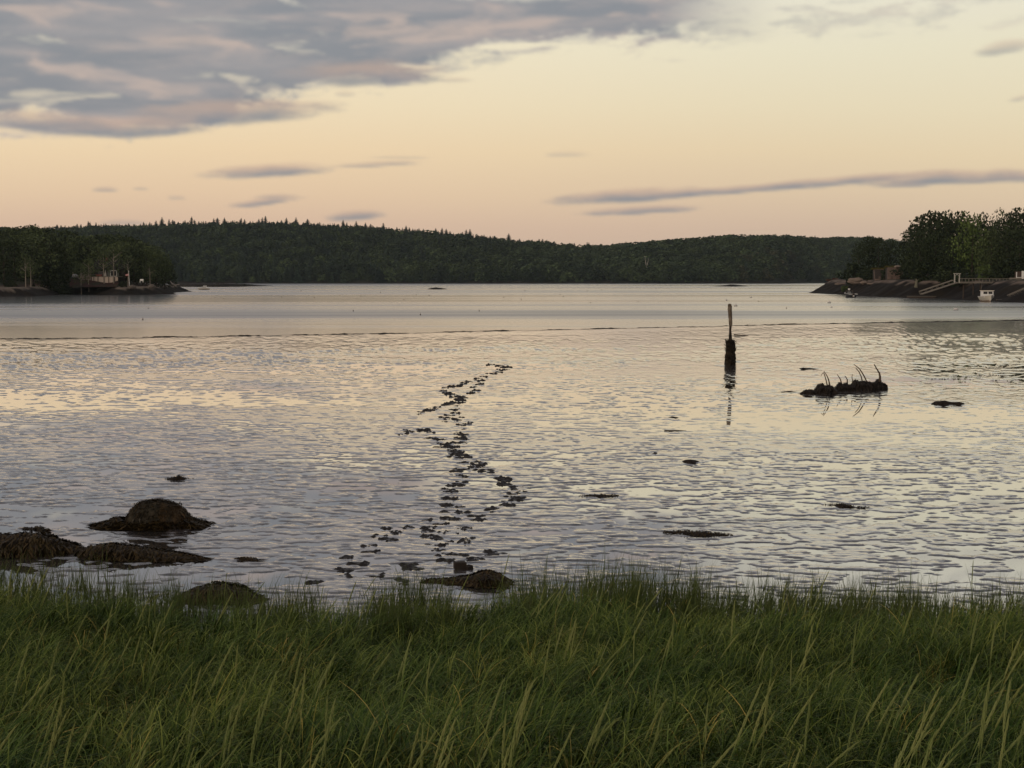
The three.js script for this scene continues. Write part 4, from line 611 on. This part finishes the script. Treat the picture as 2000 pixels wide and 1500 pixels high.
// ---- boats
function hullGeo(L, B, H, col, boot) {                                      // bow towards +z, transom at z = 0, waterline at y = 0
  const b = new Build(), n = 16, m = 8, P = (s, a) => { const w = B / 2 * Math.pow(Math.max(0, 1 - Math.pow(s, 2.6)), 0.8), sh = H * (1 + 0.35 * s * s), keel = -0.25 * (1 - s * s * s), y = mix(keel, sh, a), f = Math.pow(a, mix(0.4, 0.9, s)); return [w * f, y, s * L * (0.93 + 0.07 * a)]; };
  for (let i = 0; i < n; i++) for (let j = 0; j < m; j++) for (const s of [1, -1]) { const X = (p) => [p[0] * s, p[1], p[2]], c = P(i / n, j / m)[1] < H * 0.22 ? boot : col; b.quad(X(P(i / n, j / m)), X(P((i + 1) / n, j / m)), X(P((i + 1) / n, (j + 1) / m)), X(P(i / n, (j + 1) / m)), c, c); }
  for (let j = 0; j < m; j++) { const p = P(0, j / m), q = P(0, (j + 1) / m), c = p[1] < H * 0.22 ? boot : col; b.quad([-p[0], p[1], 0], [p[0], p[1], 0], [q[0], q[1], 0], [-q[0], q[1], 0], c, c); }
  return { geo: b.geo(), P };
}
function deckGeo(P, n = 16, y = -0.04, s0 = 0) { return one((b) => { for (let i = 0; i < n; i++) { const p = P(mix(s0, 1, i / n), 1), q = P(mix(s0, 1, (i + 1) / n), 1); b.quad([-p[0], p[1] + y, p[2]], [p[0], p[1] + y, p[2]], [q[0], q[1] + y, q[2]], [-q[0], q[1] + y, q[2]]); } }); }
const hullMat = std({ vertexColors: true, roughness: 0.45, side: THREE.DoubleSide });
{ // white cabin boat, bow towards the camera
  const o = G(1942, 590, BAY), t = thing('cabin_boat', o, -0.13), h = hullGeo(6.2, 2.4, 0.95, [0.6, 0.55, 0.46], [0.3, 0.22, 0.16]); t.position.z -= 5.4;
  mesh('hull', h.geo, hullMat, t); mesh('foredeck', deckGeo(h.P), whitePaint, t);
  mesh('rub_rail', one((b) => { for (let i = 0; i < 14; i++) for (const s of [1, -1]) { const p = h.P(i / 14, 1), q = h.P((i + 1) / 14, 1); b.bar([p[0] * s, p[1], p[2]], [q[0] * s, q[1], q[2]], 0.05, 0.05, 5); } }), whitePaint, t);
  const c = mesh('cabin', one((b) => { const w = 0.92, y0 = 0.9, y1 = 1.98; b.box(0.1, y1 - y0, 1.9, -w, (y0 + y1) / 2, 2.1).box(0.1, y1 - y0, 1.9, w, (y0 + y1) / 2, 2.1).box(2 * w, 0.42, 0.1, 0, 1.2, 3.03).box(2 * w, 0.12, 0.1, 0, 1.93, 3.03).box(0.14, 0.6, 0.1, 0, 1.62, 3.035).box(0.16, 0.6, 0.1, -w + 0.04, 1.62, 3.033).box(0.16, 0.6, 0.1, w - 0.04, 1.62, 3.033).box(1.7, 0.5, 1.0, 0, 1.05, 3.6); }), whitePaint, t);
  for (const s of [-1, 1]) mesh('window', one((b) => b.box(0.72, 0.48, 0.03, s * 0.43, 1.63, 3.02)), paneMat, c);
  mesh('roof', one((b) => b.box(2.15, 0.1, 2.4, 0, 2.03, 2.1)), paint(0.7, 0.62, 0.52), t); mesh('antenna', one((b) => b.bar([-0.9, 2.0, 1.5], [-0.75, 3.9, 1.2], 0.025, 0.012, 5)), greyWood, t);
  tag(t, 'white cabin boat moored bow on at the right edge float', 'boat');
}
{ // dark open motorboat, stern towards the camera
  const o = G(1666, 581, BAY), t = thing('motorboat', o, Math.PI + 0.12), h = hullGeo(5.2, 2.05, 0.78, [0.03, 0.032, 0.036], [0.02, 0.018, 0.018]);
  mesh('hull', h.geo, hullMat, t); mesh('deck', deckGeo(h.P, 12, -0.2, 0.05), paint(0.2, 0.2, 0.2), t);
  mesh('gunwale', one((b) => { for (let i = 0; i < 14; i++) for (const s of [1, -1]) { const p = h.P(i / 14, 1), q = h.P((i + 1) / 14, 1); b.bar([p[0] * s, p[1] + 0.03, p[2]], [q[0] * s, q[1] + 0.03, q[2]], 0.075, 0.075, 5); } b.box(2.05, 0.22, 0.12, 0, 0.74, -0.03); }), paint(0.42, 0.42, 0.4), t);
  mesh('console', one((b) => b.box(0.7, 0.75, 0.5, 0.1, 0.95, 2.1)), paint(0.2, 0.2, 0.2), t);
  const w = mesh('windshield_frame', one((b) => { for (const x of [-0.78, 0, 0.78]) b.bar([x, 0.8, 2.6], [x * 0.95, 1.5, 2.4], 0.035, 0.035, 5); b.bar([-0.75, 1.5, 2.4], [0.75, 1.5, 2.4], 0.035, 0.035, 5); }), greyWood, t); for (const s of [-1, 1]) mesh('windshield', one((b) => b.box(0.7, 0.55, 0.02, s * 0.38, 1.15, 2.5)), paneMat, w);
  mesh('radar', one((b) => b.bar([0.1, 1.5, 2.3], [0.1, 1.75, 2.3], 0.04).add(new THREE.CylinderGeometry(0.26, 0.26, 0.28, 14), new THREE.Matrix4().setPosition(0.1, 1.88, 2.3))), whitePaint, t);
  const e = mesh('outboard', one((b) => b.box(0.34, 0.42, 0.45, 0, 0.72, -0.32).box(0.16, 0.8, 0.2, 0, 0.2, -0.3)), darkWood, t); mesh('cowling', one((b) => b.add(new THREE.SphereGeometry(0.25, 12, 8), new THREE.Matrix4().makeScale(0.85, 0.6, 1.1).setPosition(0, 0.32, -0.42))), whitePaint, e);
  tag(t, 'dark open motorboat seen from astern off the right point', 'boat');
}
{ // little white cruiser far out on the left
  const o = G(398, 566, BAY), t = thing('motor_cruiser', o, -1.45), h = hullGeo(4.6, 1.7, 0.62, [0.55, 0.5, 0.44], [0.16, 0.13, 0.1]); t.position.x += 2.3;
  mesh('hull', h.geo, hullMat, t); mesh('deck', deckGeo(h.P), whitePaint, t); mesh('cabin', one((b) => b.box(1.3, 0.6, 1.9, 0, 0.95, 2.0).box(1.1, 0.45, 1.1, 0, 1.42, 1.8)), whitePaint, t); mesh('cabin_window', one((b) => { b.box(1.32, 0.2, 1.6, 0, 1.05, 2.0).box(1.12, 0.16, 0.9, 0, 1.48, 1.8); }), paneMat, t); mesh('roof', one((b) => b.box(1.25, 0.07, 1.3, 0, 1.68, 1.8)), whitePaint, t);
  tag(t, 'small white motor cruiser lying off the tip of the left point', 'boat');
}
// ---- islets
const islet = (label, pts, dep, name = 'islet') => mound(name, label, 'islet', pts, dep, pts[0][0], 0, { nu: 70, nv: 16, rag: 0.1, col: [[0.02, 0.016, 0.012], [0.04, 0.034, 0.022], [0.016, 0.012, 0.01], [0.03, 0.02, 0.01]] });
islet('little dark rock islet out in the bay left of centre', [[835, 564.6, 564], [843, 565, 562], [852, 565, 561.2], [862, 565, 562.6], [872, 564.6, 564]], 5);
islet('low dark islet in the bay above the piling', [[1395, 559, 558.6], [1412, 559.4, 557.6], [1430, 559.6, 555.6], [1445, 559.4, 556.6], [1460, 559, 558.4]], 8);
islet('long flat weedy bar by the left point in front of the far wood', [[330, 559.5, 553.6], [380, 560, 553.4], [430, 560, 553.8], [470, 559.5, 554.6], [500, 558.5, 556.2], [530, 557.5, 557]], 20);
// ---- mooring balls and lobster buoys
{
  const floatBall = (r, w) => one((b) => b.add(new THREE.SphereGeometry(r, 14, 10), new THREE.Matrix4().makeScale(1, 0.85, 1).setPosition(0, r * 0.25, 0))), white = paint(0.62, 0.58, 0.54, { roughness: 0.5 }), band = paint(0.06, 0.06, 0.07);
  const ball = (px, py, r, label) => { const t = thing('mooring_buoy', G(px, py, BAY)); mesh('float_body', floatBall(r), white, t); mesh('band', one((b) => b.add(new THREE.CylinderGeometry(r * 1.02, r * 0.95, r * 0.35, 16), new THREE.Matrix4().setPosition(0, r * 0.12, 0))), band, t); mesh('eye', one((b) => b.add(new THREE.TorusGeometry(r * 0.16, r * 0.05, 5, 10), new THREE.Matrix4().setPosition(0, r * 1.15, 0))), band, t); tag(t, label, 'buoy'); };
  ball(1437, 598, 0.26, 'white mooring ball right beside the top of the piling'); ball(1619.5, 592, 0.3, 'white mooring ball left below the dark motorboat'); ball(1867, 606, 0.3, 'white mooring ball nearest the flats at right'); ball(1419, 587, 0.2, 'small mooring ball just above and left of the piling'); ball(1467, 581.5, 0.22, 'small dark banded mooring ball up and right of the piling'); ball(1624, 600.5, 0.16, 'little mooring ball close under a bigger one at right'); ball(1425, 573, 0.2, 'tiny mooring ball straight above the piling'); ball(1934, 595, 0.12, 'tiny buoy just below the white cabin boat');
  const proto = thing('lobster_buoy', new THREE.Vector3()), colr = paint(0.1, 0.07, 0.055);
  mesh('float_body', one((b) => b.bar([0, -0.1, 0], [0, 0.26, 0], 0.14, 0.11, 10).bar([0, 0.26, 0], [0, 0.32, 0], 0.11, 0.03, 10)), colr, proto); mesh('spindle', one((b) => b.bar([0, 0.3, 0], [0.03, 0.62, 0], 0.02, 0.02, 5)), colr, proto);
  const spots = [[324, 593], [290, 603], [279, 625], [420, 582], [550, 581], [614, 581.5], [664, 578], [705, 579], [743, 572.5], [813, 577], [838, 578], [984, 581.5], [936, 608], [821, 615.5], [789, 586], [690, 608], [1094, 576], [1100, 580], [1147, 569], [1175, 567], [1153, 592], [1246, 590], [1244, 562], [1482, 589.5], [1536, 602.5], [1750, 585.5], [1018, 585.5], [588, 568.5], [1025, 568.5], [437, 584]];
  spots.forEach(([px, py], i) => { const p = G(px, py, BAY), s = clamp(-p.z / 500, 0.5, 1.0); const c = i ? copy(proto, p, i) : (proto.position.copy(p), proto); c.scale.setScalar(s); tag(c, 'tiny dark lobster buoy floating on the calm bay', 'buoy', 'lobster buoys dotted over the bay'); });
}
// ------------------------------------------------------------------ marsh grass on the bank
{
  const grassMat = new THREE.MeshPhysicalMaterial({ vertexColors: true, roughness: 0.6, side: THREE.DoubleSide, transmission: 0.2, thickness: 0, specularIntensity: 0.3 });
  const blade = (b, R, o, yaw, len, wid, rise, droop, c0, c1, seg = 5) => {  // a tapering leaf: starts along «rise», bends over towards yaw
    const cy = Math.cos(yaw), sy = Math.sin(yaw), tw = (R() - 0.5) * 0.8, sx = -sy * Math.cos(tw), sz = cy * Math.cos(tw), st = Math.sin(tw);
    let p = [...o], a = rise, pw = wid * 0.7, pc = c0;
    for (let k = 1; k <= seg; k++) {
      const t = k / seg, l = len / seg; a -= droop / seg * (0.5 + t);
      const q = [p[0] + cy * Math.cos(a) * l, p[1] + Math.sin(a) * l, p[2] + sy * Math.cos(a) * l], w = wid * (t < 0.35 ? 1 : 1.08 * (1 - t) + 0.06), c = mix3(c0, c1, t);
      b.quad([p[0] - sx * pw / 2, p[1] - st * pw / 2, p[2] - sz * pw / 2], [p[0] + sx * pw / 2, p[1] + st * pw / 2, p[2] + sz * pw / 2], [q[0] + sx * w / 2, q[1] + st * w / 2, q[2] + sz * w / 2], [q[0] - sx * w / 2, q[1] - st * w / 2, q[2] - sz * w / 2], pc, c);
      p = q; pw = w; pc = c;
    }
  };
  const G0 = [0.013, 0.03, 0.004], G1 = [0.054, 0.108, 0.014], G2 = [0.42, 0.48, 0.13];  // yellowish tips carry painted highlights; bases painted dark like shaded gaps
  const clump = (seed) => {
    const R = rng(seed), b = new Build();
    for (let s = 0; s < 6; s++) {
      const x = (R() - 0.5) * 0.17, z = (R() - 0.5) * 0.17, H = 0.5 + 0.24 * R(), lean = 0.03 + 0.14 * R(), n = 4 + Math.floor(R() * 3), tone = R();
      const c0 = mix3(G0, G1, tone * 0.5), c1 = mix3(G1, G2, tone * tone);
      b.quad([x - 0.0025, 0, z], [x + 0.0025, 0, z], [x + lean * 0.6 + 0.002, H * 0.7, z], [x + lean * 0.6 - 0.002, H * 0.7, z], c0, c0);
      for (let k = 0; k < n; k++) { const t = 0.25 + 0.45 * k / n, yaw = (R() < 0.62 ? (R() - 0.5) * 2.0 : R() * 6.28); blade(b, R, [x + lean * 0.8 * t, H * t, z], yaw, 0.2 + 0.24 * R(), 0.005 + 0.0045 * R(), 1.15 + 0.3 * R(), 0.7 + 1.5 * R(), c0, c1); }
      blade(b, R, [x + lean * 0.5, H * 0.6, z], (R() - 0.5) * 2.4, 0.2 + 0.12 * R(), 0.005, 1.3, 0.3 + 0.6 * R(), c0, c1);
    }
    return b.geo();
  };
  const upright = (seed) => {
    const R = rng(seed), b = new Build();
    for (let s = 0; s < 4; s++) { const x = (R() - 0.5) * 0.16, z = (R() - 0.5) * 0.16, H = 0.42 + 0.3 * R(), yaw = R() * 6.28; for (let k = 0; k < 3; k++) blade(b, R, [x, H * 0.22 * k, z], yaw + k * 2.3 + R(), H * (0.62 + 0.3 * R()) * (1 - k * 0.12), 0.006 + 0.004 * R(), 1.5 - 0.12 * k * R(), 0.12 + 0.35 * R(), [0.045, 0.072, 0.016], [0.105, 0.135, 0.038], 4); }
    return b.geo();
  };
  const S0 = [0.13, 0.17, 0.05], S1 = [0.25, 0.29, 0.1], stalk = (seed) => {
    const R = rng(seed), b = new Build(), H = 0.78 + 0.15 * R(), L = 0.2 + 0.08 * R(), bend = 0.05 + 0.2 * R();
    const P = (t) => [bend * t * t, H * t, 0];
    for (let i = 0; i < 6; i++) b.bar(P(i / 6), P((i + 1) / 6), 0.0021, 0.0019, 4, mix3(S0, S1, i / 9));
    const n = 30; for (let i = 0; i < n; i++) { const t = 1 - L / H * (1 - i / n), p = P(t), q = P(t + 0.035), r = 0.0036 * Math.sin(Math.PI * (0.12 + 0.8 * i / n)) + 0.0012, a = i * 2.4; b.bar([p[0] + Math.cos(a) * r * 0.6, p[1], Math.sin(a) * r * 0.6], [q[0] + Math.cos(a) * r * 1.3, q[1], Math.sin(a) * r * 1.3], r * 0.75, 0.0008, 5, mix3(S1, [0.31, 0.33, 0.125], R())); }
    blade(b, R, P(0.5), (R() - 0.5) * 2.5, 0.22, 0.005, 1.1, 1.2, [0.06, 0.1, 0.02], [0.16, 0.19, 0.06]);
    return b.geo();
  };
  const group = (name, label, category) => { const g = new THREE.Group(); g.name = name; scene.add(g); return tag(g, label, category, null, 'stuff'); };
  const m4 = new THREE.Matrix4(), e = new THREE.Euler(), q = new THREE.Quaternion(), R = rng(2024);
  const scatter = (parent, part, geos, sites) => { geos.forEach((g, k) => { const list = sites.filter((_, i) => i % geos.length === k), im = shade(new THREE.InstancedMesh(g, grassMat, list.length)); im.name = part; im.userData.kind = 'stuff'; list.forEach(([x, y, z, yaw, tip, side, s, sy, c], i) => { im.setMatrixAt(i, m4.compose(new THREE.Vector3(x, y, z), q.setFromEuler(e.set(side, yaw, tip, 'ZXY')), new THREE.Vector3(s, sy, s))); im.setColorAt(i, new THREE.Color().setRGB(...c)); }); parent.add(im); }); };
  const patch = (x, d) => fbm(x * 0.35 + 5, d * 0.45, 3);
  let sites = [];
  for (let d = 3.6; d < 20; d += 0.1) for (let x = -(d * 0.40 + 1.2); x < d * 0.40 + 1.2; x += 0.11) {
    const X = x + (R() - 0.5) * 0.11, D = d + (R() - 0.5) * 0.1, ed = grassEdge(X) - D, n = patch(X, D), keep = sstep(-0.1, 1.5, ed - 0.5 * n2(X * 2.2, D * 2)) * mix(0.62, 0.22, sstep(-0.1, 0.45, -n)) * (0.3 + 0.9 * sstep(-0.22, 0.18, n2(X * 3.1, D * 3.1)));
    if (R() > keep) continue;
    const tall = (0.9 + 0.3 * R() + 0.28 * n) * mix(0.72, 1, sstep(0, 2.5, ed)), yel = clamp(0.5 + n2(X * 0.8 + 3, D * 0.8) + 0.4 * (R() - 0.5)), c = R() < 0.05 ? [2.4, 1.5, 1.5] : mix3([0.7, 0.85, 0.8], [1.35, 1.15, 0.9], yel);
    sites.push([X, bankHeight(X, D) - 0.02, -D, (R() - 0.5) * 1.3 + 1.6 * n2(X * 0.45 + 9, D * 0.6) + (R() < 0.15 ? Math.PI : 0), 0.06 - 0.26 * R() - 0.16 * sstep(-0.2, 0.4, n2(X * 0.5, D * 0.5 + 8)), (R() - 0.5) * 0.3, tall * 1.02, tall, c]);
  }
  const grass = group('marsh_grass', 'dense green marsh grass leaning to the right across the whole foreground', 'grass');
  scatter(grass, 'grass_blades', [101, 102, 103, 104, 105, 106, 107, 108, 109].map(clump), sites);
  sites = [];
  for (let i = 0; i < 5200; i++) { const X = (R() - 0.5) * 18, ed = 1.7 - 2.6 * R() ** 1.6, D = grassEdge(X) - ed, n = n2(X * 1.3, 4) + 0.6 * n2(X * 3.7, D); if (R() > 0.5 + 0.75 * n - (ed < 0 ? 0.35 * -ed : 0) + (X > 0 ? 0.1 : -0.08)) continue; const s = (0.75 + 0.45 * R()) * (ed < 0 ? 0.9 : 1) * (1 + 0.25 * n) * (1 + 0.14 * sstep(0.4, 0, Math.abs(X - 1.2) / 4)); sites.push([X, Math.max(-0.02, bankHeight(X, D)) - 0.01, -D, R() * 6.28, (R() - 0.5) * 0.2 - 0.05, (R() - 0.5) * 0.2, 1, s, [0.9 + 0.2 * R(), 0.95, 0.9]]); }
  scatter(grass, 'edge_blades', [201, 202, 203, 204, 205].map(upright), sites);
  sites = [];
  for (let i = 0; i < 2600; i++) { const D = 3.8 + 11.8 * Math.pow(R(), 0.8), X = (R() - 0.5) * (D * 0.8 + 2), ed = grassEdge(X) - D, n = n2(X * 0.9 + 20, D * 0.7) + 0.4 * sstep(11, 5, D); if (ed < 0.6 || R() > 0.05 + 0.5 * n) continue; const s = 0.82 + 0.28 * R(); sites.push([X, bankHeight(X, D), -D, (R() - 0.5) * 1.4, -0.04 + 0.5 * (R() - 0.6), (R() - 0.5) * 0.35, s * (0.8 + 0.4 * R()), s, mix3([0.8, 0.85, 0.75], [1.15, 1.08, 1], R())]); }
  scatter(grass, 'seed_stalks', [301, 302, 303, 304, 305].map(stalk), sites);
}
renderer.render(scene, camera);
